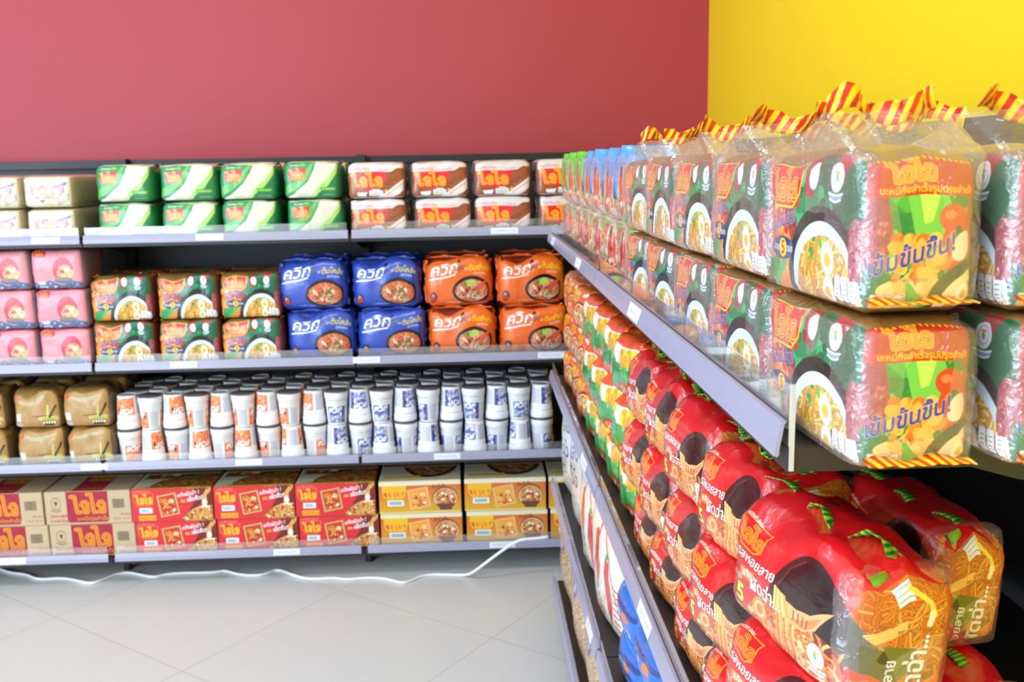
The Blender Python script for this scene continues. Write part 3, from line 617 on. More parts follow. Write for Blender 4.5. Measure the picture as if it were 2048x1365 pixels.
def ribbon(name, path, wdir, width, m, parent=None, teeth=0.0, th=.0006, wav=0.0, seed=0):
    """thin crimped strip along path, extending by width along wdir, saw-toothed at its free edge"""
    bm = bmesh.new(); uvl = bm.loops.layers.uv.new('UVMap'); rnd = random.Random(seed); n = len(path); rows = []
    wd_ = wdir if isinstance(wdir, list) else [wdir]*n
    L = [0]
    for a, b in zip(path[:-1], path[1:]): L.append(L[-1]+(Vector(b)-Vector(a)).length)
    for i, p in enumerate(path):
        p = Vector(p); wv = Vector(wd_[i]).normalized(); t = Vector(path[min(i+1, n-1)])-Vector(path[max(i-1, 0)]); nn = t.cross(wv).normalized() if t.length else Vector((0, 1, 0))
        k = width+(teeth if i % 2 else -teeth); o = nn*wav*math.sin(i*1.3+seed)
        rows.append([bm.verts.new(p+o*.2-nn*th/2), bm.verts.new(p+wv*width*.5+o-nn*th/2), bm.verts.new(p+wv*k+o*1.5-nn*th/2), bm.verts.new(p+wv*k+o*1.5+nn*th/2), bm.verts.new(p+wv*width*.5+o+nn*th/2), bm.verts.new(p+o*.2+nn*th/2)])
    V = [0, .5, 1, 1, .5, 0]
    for i in range(n-1):
        for j in range(6):
            k = (j+1) % 6; fc = bm.faces.new((rows[i][j], rows[i+1][j], rows[i+1][k], rows[i][k]))
            for lp, (u, v) in zip(fc.loops, ((L[i]/L[-1], V[j]), (L[i+1]/L[-1], V[j]), (L[i+1]/L[-1], V[k]), (L[i]/L[-1], V[k]))): lp[uvl].uv = (u, v)
    bm.faces.new(rows[0][::-1]); bm.faces.new(rows[-1])
    return done(name, bm, m, parent, True)

def clone(o, loc, rz=None, label=None, group=None, tilt=(0, 0), sc=None):
    r = o.copy(); C.objects.link(r); r.location = loc
    r.rotation_euler = (tilt[0], tilt[1], o.rotation_euler.z if rz is None else rz)
    if sc: r.scale = sc
    if label: r['label'] = label
    if group: r['group'] = group
    for ch in list(o.children):
        c = ch.copy(); C.objects.link(c); c.parent = r
        for g in list(ch.children):
            q = g.copy(); C.objects.link(q); q.parent = c
    return r

class Proto:
    """first use moves the prototype itself, later uses copy one of its variants"""
    def __init__(s, variants): s.v = variants; s.used = [False]*len(variants); s.i = 0
    def put(s, loc, rz, label, cat, group, tilt=(0, 0), sc=None):
        k = s.i % len(s.v); s.i += 1; o = s.v[k]
        if not s.used[k]:
            s.used[k] = True; o.location = loc; o.rotation_euler = (tilt[0], tilt[1], rz)
            if sc: o.scale = sc
            tag(o, label, cat, group); return o
        r = clone(o, loc, rz, label, group, tilt, sc); r['category'] = cat; return r
ORD = ['first', 'second', 'third', 'fourth', 'fifth', 'sixth', 'seventh', 'eighth', 'ninth', 'tenth', 'eleventh', 'twelfth', 'thirteenth', 'fourteenth', 'fifteenth', 'sixteenth', 'seventeenth', 'eighteenth', 'nineteenth', 'twentieth']
CABLE = [ (-1.689, 0.278, 0.0054), (-1.567, 0.178, 0.0054), (-1.501, 0.136, 0.0054), (-1.441, 0.121, 0.0054), (-1.381, 0.067, 0.0054), (-1.305, 0.078, 0.0054), (-1.242, 0.055, 0.0054), (-1.172, 0.013, 0.0054), (-1.146, 0.039, 0.0054), (-1.107, 0.100, 0.0054), (-1.063, 0.108, 0.0054), (-0.995, 0.070, 0.0054), (-0.954, 0.053, 0.0054), (-0.925, 0.077, 0.0054), (-0.864, 0.085, 0.0054), (-0.799, 0.080, 0.0054), (-0.744, 0.080, 0.0054), (-0.711, 0.095, 0.0054), (-0.656, 0.054, 0.0054), (-0.598, 0.036, 0.0054), (-0.555, 0.045, 0.0054), (-0.518, 0.092, 0.0054), (-0.452, 0.032, 0.0054), (-0.401, -0.007, 0.0054), (-0.346, -0.012, 0.0054), (-0.289, -0.008, 0.0054), (-0.254, -0.028, 0.0054), (-0.184, -0.017, 0.0054), (-0.111, -0.028, 0.0054), (-0.054, -0.071, 0.0054), (-0.028, -0.069, 0.0054), (0.031, -0.005, 0.0054), (0.122, -0.017, 0.0054), (0.186, -0.027, 0.0054), (0.213, -0.060, 0.0350), (0.268, -0.060, 0.0760), (0.322, -0.060, 0.1160), (0.367, -0.060, 0.1440), (0.394, -0.060, 0.1490), (0.448, -0.060, 0.1510), (0.476, -0.060, 0.1550) ]

# ------------------------------------------------------------------ room
WY, WX = 0.56, 1.175
def tile_mat():
    m = bpy.data.materials.new('polished_floor_tile'); m.use_nodes = True; nt = m.node_tree; b = nt.nodes['Principled BSDF']; L = nt.links.new
    tc = nt.nodes.new('ShaderNodeTexCoord'); mp = nt.nodes.new('ShaderNodeMapping'); mp.inputs['Location'].default_value = FLOOR_LOC; mp.inputs['Rotation'].default_value = (0, 0, -math.radians(53.3)); mp.vector_type = 'TEXTURE' if False else 'POINT'
    br = nt.nodes.new('ShaderNodeTexBrick'); br.offset = 0.0; br.inputs['Scale'].default_value = 1.0; br.inputs['Brick Width'].default_value = .66; br.inputs['Row Height'].default_value = .66; br.inputs['Mortar Size'].default_value = .0022; br.inputs['Mortar Smooth'].default_value = .3
    br.inputs['Color1'].default_value = (*srgb('DEDCD8'), 1); br.inputs['Color2'].default_value = (*srgb('DCDAD6'), 1); br.inputs['Mortar'].default_value = (*srgb('C9BFB2'), 1)
    n = nt.nodes.new('ShaderNodeTexNoise'); n.inputs['Scale'].default_value = 2.2; n.inputs['Detail'].default_value = 5
    mx = nt.nodes.new('ShaderNodeMix'); mx.data_type = 'RGBA'; mx.blend_type = 'MULTIPLY'; mx.inputs[0].default_value = .06
    L(tc.outputs['Object'], mp.inputs['Vector']); L(mp.outputs['Vector'], br.inputs['Vector']); L(tc.outputs['Object'], n.inputs['Vector'])
    L(br.outputs['Color'], mx.inputs[6]); L(n.outputs['Color'], mx.inputs[7]); L(mx.outputs[2], b.inputs['Base Color']); b.inputs['Roughness'].default_value = .32
    return m
_a = -math.radians(53.3); _q = (-1.19, -.24)
FLOOR_LOC = (-(_q[0]*math.cos(_a)-_q[1]*math.sin(_a)), -(_q[0]*math.sin(_a)+_q[1]*math.cos(_a)), 0)
def structure(name, o):
    o.name = name; o['kind'] = 'structure'; return o
structure('floor', box('floor', -5.2, WX+.1, -7.2, WY+.1, -.1, 0, tile_mat()))
structure('wall_back', box('wall_back', -5.2, WX, WY, WY+.1, 0, 3.0, mat('pink_red_paint', srgb('B03A44'), .55, bump=.08, bscale=180)))
structure('wall_right', box('wall_right', WX, WX+.1, -7.2, WY+.1, 0, 3.0, mat('yellow_paint', srgb('FFD916'), .6, bump=.08, bscale=180)))
structure('front_light_blocker', box('front_light_blocker', -5.2, WX+.1, -7.3, -7.2, 0, 3.0, mat('grey_white_paint', srgb('C9CCCE'), .7)))  # unseen wall, added to keep world light from entering at the front
structure('ceiling', box('ceiling', -5.2, WX+.1, -7.2, WY+.1, 3.0, 3.1, mat('white_ceiling', srgb('F0F0EE'), .8)))

# ------------------------------------------------------------------ shelving
ZR = [1.2275, .789, .432, .0924]; TOP = [z+.0088 for z in ZR]
SHN = ['top', 'second', 'third', 'bottom']
def rail_mesh(L, parent, z, x0=0.0):
    bm = bmesh.new(); prof = [(0, -.001), (.0028, -.0022), (.0046, .0), (.0046, .004), (.0083, .0250), (.0102, .0272), (.0060, .0272), (.0022, .012), (.0010, .004)]
    A = [bm.verts.new((x0, y, z+q)) for y, q in prof]; B = [bm.verts.new((x0+L, y, z+q)) for y, q in prof]; n = len(prof)
    for i in range(n): bm.faces.new((A[i], A[(i+1) % n], B[(i+1) % n], B[i]))
    bm.faces.new(A); bm.faces.new(B[::-1]); bmesh.ops.recalc_face_normals(bm, faces=bm.faces[:])
    return done('price_rail', bm, M['rail'], parent)
def bay(label, loc, rz, L, D, ztop, group, last=False, gaps=(.006, .006, .006, .012)):
    root = tag(empty('shelf_bay', loc, rz), label, 'shelf', group)
    box('back_panel', .0185, L-.0185, D, D+.018, .1, ztop-.031, M['dark'], root)
    box('top_rail', .0185, L-.0185, D-.012, D+.022, ztop-.03, ztop, M['black'], root, .002)
    for xp in ([0, L] if last else [0]):
        bm = bmesh.new(); bm_box(bm, xp-.017, xp+.017, D-.05, D, 0.02, ztop+.004)
        zz = .2
        while zz < ztop-.05: bm_box(bm, xp-.010, xp-.004, D-.0505, D-.049, zz, zz+.022, 1); bm_box(bm, xp+.004, xp+.010, D-.0505, D-.049, zz, zz+.022, 1); zz += .045
        done('upright', bm, [M['black'], M['rubber']], root)
        bm = bmesh.new(); bm_box(bm, xp-.014, xp+.014, .13, D, .052, .0765)
        for yy in (.155, D-.06):
            bm_box(bm, xp-.013, xp+.013, yy-.014, yy+.014, .03, .06)
            bmesh.ops.create_cone(bm, cap_ends=True, segments=16, radius1=.017, radius2=.013, depth=.032, matrix=Matrix.Translation((xp, yy, .016)))
        done('foot', bm, M['rubber'], root)
    for k, z in enumerate(ZR):
        sh = box('shelf', .0015, L-.0015, .010, D-.0515, z-.014, z+.008, M['board'], root, .002)
        g = gaps[k]; rail_mesh(L-2*g, sh, z, g)
        box('front_fence', g+.004, L-g-.004, .0115, .0130, z+.020, z+.053, M['clear'], sh)
        for xx, s in ((.004, 1), (L-.006, -1)):
            bm = bmesh.new(); P = [(.16, -.014), (D-.0515, -.014), (D-.0515, -.07), (D-.12, -.06), (.2, -.026)]
            A = [bm.verts.new((xx, y, z+q)) for y, q in P]; B = [bm.verts.new((xx+.002, y, z+q)) for y, q in P]
            for i in range(5): bm.faces.new((A[i], A[(i+1) % 5], B[(i+1) % 5], B[i]))
            bm.faces.new(A[::-1]); bm.faces.new(B); bmesh.ops.recalc_face_normals(bm, faces=bm.faces[:]); done('bracket', bm, M['black'], sh)
    return root
LX = [-1.9833, -1.0833, -.1833, .7167]; DL = .5
for i, nm in enumerate(('left', 'middle', 'right')):
    bay(f'charcoal metal shelf bay on the pink wall, {nm}most of three' if nm != 'middle' else 'charcoal metal shelf bay in the middle of the pink wall', (LX[i], 0, 0), 0, .9, DL, 1.508, 'shelf bays along the pink wall', i == 2)
XR, YA, LR, DR = .4664, -.31, 1.156, .62
bay('charcoal metal shelf bay by the yellow wall, farther from camera', (XR, YA, 0), -PI/2, LR, DR, 1.525, 'shelf bays along the yellow wall')
nb = bay('charcoal metal shelf bay by the yellow wall, nearest the camera', (XR, YA-LR, 0), -PI/2, LR, DR, 1.525, 'shelf bays along the yellow wall', True)
_s = [c for c in nb.children if c.name.startswith('shelf')][0]
box('fence_end_strip', LR-.004, LR+.0005, .011, .0145, ZR[0]-.012, ZR[0]+.058, M['fencedge'], _s)

# price tags in the rails
tagm = [mat('paper_price_tag', img=art_tag(i), rough=.45) for i in range(4)]
def price_tag(x, k, right, label, i, w=.094):
    h = .0215; a = math.atan2(.0063, .0232)
    bm = bmesh.new(); uvl = bm.loops.layers.uv.new('UVMap'); v = []
    for (px, pz) in ((-w/2, 0), (w/2, 0), (w/2, h), (-w/2, h)): v.append(bm.verts.new((px, -.0008, pz)))
    b = [bm.verts.new((q.co.x, -.0002, q.co.z)) for q in v]
    f = bm.faces.new(v)
    for lp, uv in zip(f.loops, ((0, 0), (1, 0), (1, 1), (0, 1))): lp[uvl].uv = uv
    for j in range(4): bm.faces.new((v[j], b[j], b[(j+1) % 4], v[(j+1) % 4]))
    bm.faces.new(b[::-1]); bmesh.ops.recalc_face_normals(bm, faces=bm.faces[:])
    o = done('price_tag', bm, tagm[i % 4])
    z = ZR[k]+.003
    if right: o.location = (XR-.0002, x, z); o.rotation_euler = Matrix.Rotation(-PI/2, 3, 'Z').to_euler()
    else: o.location = (x, -.0002, z)
    o.rotation_euler = (-a, 0, o.rotation_euler.z)
    tag(o, label, 'price tag', 'white price tags in the shelf rails')
for i, (x, k, lb) in enumerate((
    (-1.20, 0, 'white price tag below the clear-wrapped vermicelli packs'), (-.655, 0, 'white price tag below the green vermicelli packs'), (.345, 0, 'white price tag below the brown vermicelli packs'),
    (-.775, 1, 'white price tag below the green noodle packs on the pink-wall shelf'), (-.145, 1, 'white price tag below the blue noodle packs'), (.50, 1, 'white price tag below the orange noodle packs, half hidden by the right shelves'),
    (-1.112, 2, 'white price tag below the gold-brown noodle packs'), (-.575, 2, 'white price tag below the orange noodle cups'), (.125, 2, 'white price tag below the blue noodle cups'),
    (-.462, 3, 'white price tag below the red noodle cartons'), (.315, 3, 'white price tag below the yellow noodle cartons'), (-1.43, 3, 'white price tag below the tan cartons at the left picture edge'))):
    price_tag(x, k, False, lb, i)
for i, (y, k, lb) in enumerate(((-.50, 0, 'white price tag on far end of the rail under the shrimp noodle packs'), (-1.17, 0, 'white price tag on the rail under the nearer shrimp noodle packs'), (-1.93, 0, 'large white price tag on the top rail under the green five-packs'),
    (-1.26, 1, 'white price tag on the rail under the yellow-green noodle packs'), (-2.03, 1, 'white price tag on the rail under the red noodle packs'), (-1.35, 2, 'white price tag on the rail under the chili noodle bags'))):
    price_tag(y, k, True, lb, i+1)

# ------------------------------------------------------------------ products on the pink-wall shelves
R0 = random.Random(101)
def jit(a): return R0.uniform(-a, a)
def variants(name, n, mats, w, d, h, rad, fin=None, **kw):
    out = []
    for s in range(n):
        me = pack_mesh(name, w, d, h, rad, seed=s*7+len(name), **kw)
        o = link(name, me, mats)
        if fin: fin(o, w, d, h, s)
        out.append(o)
    return Proto(out)
def side_fins(m, width=.012, teeth=.0015, wav=.004):
    def f(o, w, d, h, s):
        for sg in (-1, 1):
            P = [(sg*(w/2-.004), -d*.1+.004*math.sin(i*1.1+s), h*(.06+.88*i/9)) for i in range(10)]
            ribbon('side_seal', P, Vector((sg, -.45, 0)), width, m, o, teeth, wav=wav, seed=s)
    return f
def top_fin(m, width=.012, k=.35):
    def f(o, w, d, h, s):
        P = [(-w*.47+w*.94*i/11, -d*k+.003*math.sin(i*1.7+s), h*.985) for i in range(12)]
        ribbon('top_seal', P, Vector((0, -.5, .8)), width, m, o, .0015, wav=.004, seed=s)
    return f

# clear-wrapped white vermicelli
mv = mat('vermicelli_bundle', srgb('DCCFA6'), .35, coat=.5, bump=.5, bscale=120); ms = mat('vermicelli_side', srgb('B7A375'), .4, coat=.5, bump=.8, bscale=150)
f1 = mat('clear_vermicelli_front', img=art_vermi_clear(), rough=.3, coat=.6, bump=.25, bscale=40); clearfin = M['film_rose']
def vfilm(o, w, d, h, s):
    o2 = link('film_wrap', pack_mesh('film_wrap', w+.006, d+.006, h+.003, .02, .003, .002, seed=40+s, n=(10, 8, 6)), [M['film']]*6, o)
    o2.location = (0, 0, -.0005)
pv = variants('vermicelli_pack', 2, [f1, mv, ms, ms, mv, mv],   .162, .30, .1065, .016, vfilm, cap=.1075, bulge=.003, crum=.002)
for c, xc in enumerate((-1.372, -1.191)):
    for l in range(2):
        pv.put((xc+jit(.003), .19, TOP[0]+.112*l), jit(.010), f'clear-wrapped white vermicelli pack, {"upper" if l else "lower"} one of the stack {"beside the green packs" if c else "cut by the left picture edge"}', 'noodle pack', 'clear-wrapped vermicelli packs on the top shelf')

# green vermicelli
g1 = mat('green_vermicelli_front', img=art_vermi_green(), rough=.3, coat=.5, bump=.3, bscale=35); g2 = mat('green_pack_film', srgb('1A7A42'), .3, coat=.5, bump=.3, bscale=35); g3 = mat('green_pack_top', srgb('D9DDB8'), .3, coat=.5, bump=.3)
def gfins(o, w, d, h, s):
    for sg in (-1, 1):
        P = [(sg*(w/2-.006), -d*.25+.06*i/7+.004*math.sin(i*1.4+s), h*.97+.002*math.sin(i*2+s)) for i in range(8)]
        ribbon('corner_seal', P, Vector((sg, -.2, .5)), .011, g2, o, .002, wav=.003, seed=s)
pg = variants('vermicelli_pack', 3, [g1, g2, g2, g2, g3, g2], .186, .16, .121, .014, gfins, cap=.126, bulge=(.004, .006, .006), crum=.004, slump=.010)
gx = (-.937, -.722, -.521, -.305)
for row in range(2):
    for c, xc in enumerate(gx):
        for l in range(2):
            if row and c < 2 and l == 0: pass
            pg.put((xc+jit(.004), .112+.185*row+jit(.004), TOP[0]+.1265*l), jit(.05), f'green vermicelli pack with cream stripe, {"upper" if l else "lower"}, {ORD[c]} column from the left, {"back" if row else "front"} row', 'noodle pack', 'green vermicelli packs on the top shelf')

# brown vermicelli
b1 = mat('brown_vermicelli_front', img=art_vermi_brown(), rough=.28, coat=.6, bump=.3, bscale=40); b2 = mat('brown_vermicelli_side', srgb('8A6454'), .3, coat=.6, bump=.6, bscale=70); b3 = mat('brown_vermicelli_top', srgb('E6DAD2'), .3, coat=.5, bump=.4)
bfin = mat('grey_clear_seal', srgb('B8A29A'), .2, coat=.6, bump=.5)
pb = variants('vermicelli_pack', 3, [b1, b2, b2, b2, b3, b3], .190, .2, .118, .012, side_fins(bfin, .010, .001, .004), cap=.1225, bulge=(.003, .005, .005), crum=.004, slump=.010)
for c, xc in enumerate((-.083, .128, .342, .556)):
    for l in range(2):
        pb.put((xc+jit(.004), .13+jit(.004), TOP[0]+.123*l), jit(.05), f'brown rice vermicelli pack with red badge, {"upper" if l else "lower"}, {ORD[c]} column from the left', 'noodle pack', 'brown vermicelli packs on the top shelf')

# pink packs, three high
p1 = mat('pink_pack_front', img=art_pink(), rough=.35, coat=.3, bump=.3, bscale=35); p2 = mat('pink_pack_film', srgb('D27F89'), .35, coat=.3, bump=.35, bscale=35); p3 = mat('pink_pack_side', srgb('9E7C8C'), .4, coat=.3, bump=.4)
pp = variants('noodle_pack', 3, [p1, p2, p3, p3, p2, p2], .170, .2, .133, .012, top_fin(p2, .003), cap=.1362, bulge=(.003, .005, .004), crum=.003, slump=.004)
for c, xc in enumerate((-1.364, -1.183)):
    for l in range(3):
        pp.put((xc+jit(.003), .135, TOP[1]+.137*l), jit(.02), f'pink noodle pack with bowl picture, {["bottom", "middle", "top"][l]} of the stack {"beside the green packs" if c else "cut by the left picture edge"}', 'noodle pack', 'pink noodle packs three high')

# green five-packs (shared artwork with the right-hand shelves)
GF = mat('green_pack_front', img=art_green(), rough=.28, coat=.5, bump=.25, bscale=40); GE = mat('green_sachet_end', img=art_green_end(), rough=.4, coat=.3)
GT = mat('green_pack_top', srgb('86602F'), .3, coat=.5, bump=.6, bscale=60); GS = mat('green_pack_side', srgb('7E3A2A'), .3, coat=.5, bump=.5, bscale=60)
STR = mat('red_yellow_crimp', img=art_stripes('F9D428', 'DA2F1C', 10, sl=.10, name='red_yellow_crimp'), rough=.3, coat=.3); GST = mat('green_striped_crimp', img=art_stripes('A6D62A', '14823C', 30, sl=.05, name='green_striped_crimp'), rough=.35, coat=.2)
def crimp_corner(o, w, d, h, s):
    for sg in (-1, 1):
        P = [(sg*(w*.46), -d*.25+.05*i/6, h*.955+.002*math.sin(i*2.1+s)) for i in range(7)]
        ribbon('crimped_seal', P, Vector((sg*.5, -.4, .45)), .015, STR, o, .002, wav=.003, seed=s)
pe = variants('noodle_pack', 3, [GF, GS, GS, GS, GT, GT], .200, .125, .153, .012, crimp_corner, cap=.1575, bulge=.006, crum=.005, slump=.022)
for row in range(2):
    for c, xc in enumerate((-.983, -.763, -.546)):
        for l in range(2):
            pe.put((xc+jit(.005)+(.004 if l else 0), .102+.16*row+jit(.004), TOP[1]+.158*l), jit(.07), f'green five-pack on the pink-wall shelf, {"upper" if l else "lower"}, {ORD[c]} column from the left, {"back" if row else "front"} row', 'noodle pack', 'green five-packs on the pink-wall shelf')

# blue and orange packs
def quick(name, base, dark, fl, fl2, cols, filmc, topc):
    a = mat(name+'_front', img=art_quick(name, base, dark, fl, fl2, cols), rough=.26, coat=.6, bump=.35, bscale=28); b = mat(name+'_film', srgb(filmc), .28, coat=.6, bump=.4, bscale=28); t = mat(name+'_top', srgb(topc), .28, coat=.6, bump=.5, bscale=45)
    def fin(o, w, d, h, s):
        side_fins(b, .014, .002, .006)(o, w, d, h, s); top_fin(b, .009, .3)(o, w, d, h, s)
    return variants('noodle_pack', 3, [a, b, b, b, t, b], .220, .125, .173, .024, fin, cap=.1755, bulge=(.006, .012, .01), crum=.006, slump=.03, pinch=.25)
pq = quick('blue_quick', '2E4DB2', '1B2F80', 'ต้มโคล้ง', 'ปลากรอบ', ['E0784A', 'D8643A', 'E89A6A', 'C8503A', 'F0B088'], '2A44A4', '26388A')
for row in range(2):
    for c, xc in enumerate((-.322, -.072)):
        for l in range(2):
            pq.put((xc+jit(.005)+(.016 if not l else 0), .105+.168*row, TOP[1]+.179*l), jit(.06), f'blue noodle pack with soup bowl, {"upper" if l else "lower"}, {["beside the green packs", "beside the orange packs"][c]}, {"back" if row else "front"} row', 'noodle pack', 'blue noodle packs on the second shelf')
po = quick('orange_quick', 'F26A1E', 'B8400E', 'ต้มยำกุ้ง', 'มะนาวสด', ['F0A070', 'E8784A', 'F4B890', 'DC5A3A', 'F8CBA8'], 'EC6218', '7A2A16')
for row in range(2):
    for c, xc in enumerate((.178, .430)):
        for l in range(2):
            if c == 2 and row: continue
            po.put((xc+jit(.004)+(.012 if not l else 0), .105+.168*row, TOP[1]+.179*l), jit(.06), f'orange noodle pack with prawn bowl, {"upper" if l else "lower"}, {["beside the blue packs", "half behind the right shelves", "hidden by the right shelves"][c]}, {"back" if row else "front"} row', 'noodle pack', 'orange noodle packs on the second shelf')

# gold packs
o1 = mat('gold_pack_front', img=art_gold(), rough=.32, coat=.5, bump=.4, bscale=30); o2 = mat('gold_pack_film', srgb('A67E44'), .3, coat=.6, bump=.5, bscale=30); o3 = mat('gold_pack_side', srgb('6E5434'), .35, coat=.6, bump=.6, bscale=40)
pz = variants('noodle_pack', 3, [o1, o2, o3, o3, o2, o2], .158, .15, .133, .018, side_fins(o3, .003), cap=.138, bulge=(.005, .008, .008), crum=.006, slump=.03)
for row in range(2):
    for c, xc in enumerate((-1.497, -1.308, -1.136)):
        for l in range(2):
            pz.put((xc+jit(.004), .115+.178*row, TOP[2]+.1395*l), jit(.04), f'gold-brown noodle pack, {"upper" if l else "lower"}, {["cut by the picture edge", "in the middle column", "beside the noodle cups"][c]}, {"back" if row else "front"} row', 'noodle pack', 'gold-brown noodle packs on the third shelf')

# noodle cups
CH = .121
def lathe(name, prof, m, parent=None, n=40, uvz=None):
    bm = bmesh.new(); uvl = bm.loops.layers.uv.new('UVMap'); rings = []
    for rr, z in prof: rings.append([bm.verts.new((rr*math.cos(2*PI*i/n), rr*math.sin(2*PI*i/n), z)) for i in range(n)])
    for a in range(len(prof)-1):
        for i in range(n):
            j = (i+1) % n; f = bm.faces.new((rings[a][i], rings[a][j], rings[a+1][j], rings[a+1][i]))
            if uvz:
                u0, u1 = i/n, (i+1)/n; v0, v1 = [(prof[q][1]-uvz[0])/(uvz[1]-uvz[0]) for q in (a, a+1)]
                for lp, uv in zip(f.loops, ((u0, v0), (u1, v0), (u1, v1), (u0, v1))): lp[uvl].uv = uv
    return done(name, bm, m, parent, True)
cupm = mat('white_paper_cup', srgb('F2F1F0'), .45, bump=.15, bscale=300); lidm = mat('dark_foil_lid', srgb('837E80'), .3, metal=.4, bump=.2, bscale=60); basem = mat('grey_cup_base', srgb('DADCDE'), .5)
CO = mat('orange_cup_sleeve', img=art_cup('orange_cup_sleeve', 'F58A52', 'E0502A', ['F7A878', 'E8642E', 'F9C49A', 'F0784A'], 'ควิก'), rough=.4, coat=.2); CB = mat('blue_cup_sleeve', img=art_cup('blue_cup_sleeve', 'B9BECF', '4656A8', [], 'ควิก'), rough=.4, coat=.2)
def cup(m):
    b = lathe('noodle_cup', [(.0, .004), (.0285, .004), (.0295, .0), (.0318, .0), (.0330, .004), (.0392, CH-.026), (.0412, CH-.024), (.0416, CH-.003), (.0405, CH-.001), (.0, CH-.001)], cupm)
    lathe('sleeve', [(.0333, .008), (.0336, .0078), (.0340, .012), (.0385, CH-.034), (.0390, CH-.030), (.0386, CH-.0295)], m, b, uvz=(.008, CH-.030))
    lathe('lid', [(.0, CH+.0012), (.038, CH+.001), (.0422, CH-.0002), (.0430, CH-.003), (.0424, CH-.0028), (.041, CH-.0009), (.0, CH-.0009)], lidm, b)
    lathe('base_disc', [(.0, .0035), (.0287, .0035), (.0287, .0039), (.0, .0039)], basem, b)
    return b
protos = {'orange': Proto([cup(CO)]), 'blue': Proto([cup(CB)])}
NC = 19
for row in range(4):
    for c in range(NC):
        col = 'orange' if c < 9 else 'blue'
        for l in range(2):
            if row > 1 and l == 0 and False: continue
            inv = (c+l+row) % 2 == 1
            x = -1.003+.0818*c+jit(.002)+(.0 if row % 2 == 0 else .006); y = .073+(.0 if (c % 2 == 0) else -.012)+.092*row+jit(.002); z = TOP[2]+l*(CH+.003)
            n = c if c < 9 else c-9
            protos[col].put((x, y, z+(CH+.0012 if inv else 0)), R0.uniform(0, 6.28), f'{col}-sleeved noodle cup, {"upper" if l else "lower"} cup of {ORD[n]} {col} stack from left, {ORD[row]} row', 'noodle cup', f'{col} noodle cups on the third shelf', (PI if inv else 0, 0))

# cartons
def carton(name, front, top, side, w, d, h, lidc=None):
    bm = bmesh.new(); uvl = bm.loops.layers.uv.new('UVMap'); bm_box(bm, -w/2, w/2, -d/2, d/2, 0, h)
    bm.faces.ensure_lookup_table()
    for f in bm.faces:
        n = f.normal if f.normal.length else f.normal; f.normal_update(); n = f.normal
        for lp in f.loops:
            p = lp.vert.co; u, v = p.x/w+.5, p.z/h
            if abs(n.z) > .5: v = p.y/d+.5
            elif abs(n.x) > .5: u = p.y/d+.5
            lp[uvl].uv = (u, v)
        f.material_index = 0 if n.y < -.5 else (1 if n.z > .5 else 2)
    bmesh.ops.bevel(bm, geom=bm.edges[:], offset=.0022, segments=2, affect='EDGES')
    o = done(name, bm, [front, top, side]); 
    bm = bmesh.new(); bm_box(bm, -w/2+.004, w/2-.004, -.02, .02, h-.0002, h+.0006); done('sealing_tape', bm, tapem, o)
    return o
tapem = mat('clear_brown_tape', srgb('B99B6C'), .2, coat=.4)
tan = mat('tan_cardboard', srgb('B4976E'), .75); dk = mat('yellow_carton_side', srgb('A8861E'), .6); cr = mat('cream_carton_side', srgb('5A4A30'), .7)
k1 = Proto([carton('noodle_carton', mat('tan_carton_front', img=art_carton_tan(), rough=.7), mat('tan_carton_top', img=art_carton_tan(top=True), rough=.7), tan, .302, .38, .1225)])
k2 = Proto([carton('noodle_carton', mat('red_carton_front', img=art_carton_red(), rough=.5), mat('red_carton_top', img=art_carton_red(top=True), rough=.5), dk, .286, .38, .1225)])
k3 = Proto([carton('noodle_carton', mat('yellow_carton_front', img=art_carton_yellow(), rough=.5), mat('yellow_carton_top', img=art_carton_yellow(top=True), rough=.5), cr, .296, .38, .1225)])
for l in range(2):
    nm = 'upper' if l else 'lower'
    for c, xc in enumerate((-1.467, -1.158)):
        k1.put((xc+(.004 if not l else -.004), .225, TOP[3]+.1232*l), jit(.012), f'tan cardboard carton with dark red panel, {nm}, {"next to the red cartons" if c else "cut by the left picture edge"}', 'carton', 'tan cartons on the bottom shelf')
    for c, xc in enumerate((-.862, -.570, -.280)):
        k2.put((xc+(.004 if not l else -.004), .225, TOP[3]+.1232*l), jit(.006), f'red printed noodle carton, {nm}, {["beside the tan cartons", "in the middle column", "beside the yellow cartons"][c]}', 'carton', 'red cartons on the bottom shelf')
    for c, xc in enumerate((.022, .334, .640)):
        k3.put((xc+(.003 if not l else -.002), .225, TOP[3]+.1232*l), jit(.01), f'yellow printed noodle carton with cream lid edge, {nm}, {["beside the red cartons", "second from the red cartons", "mostly hidden by the right shelves"][c]}', 'carton', 'yellow cartons on the bottom shelf')

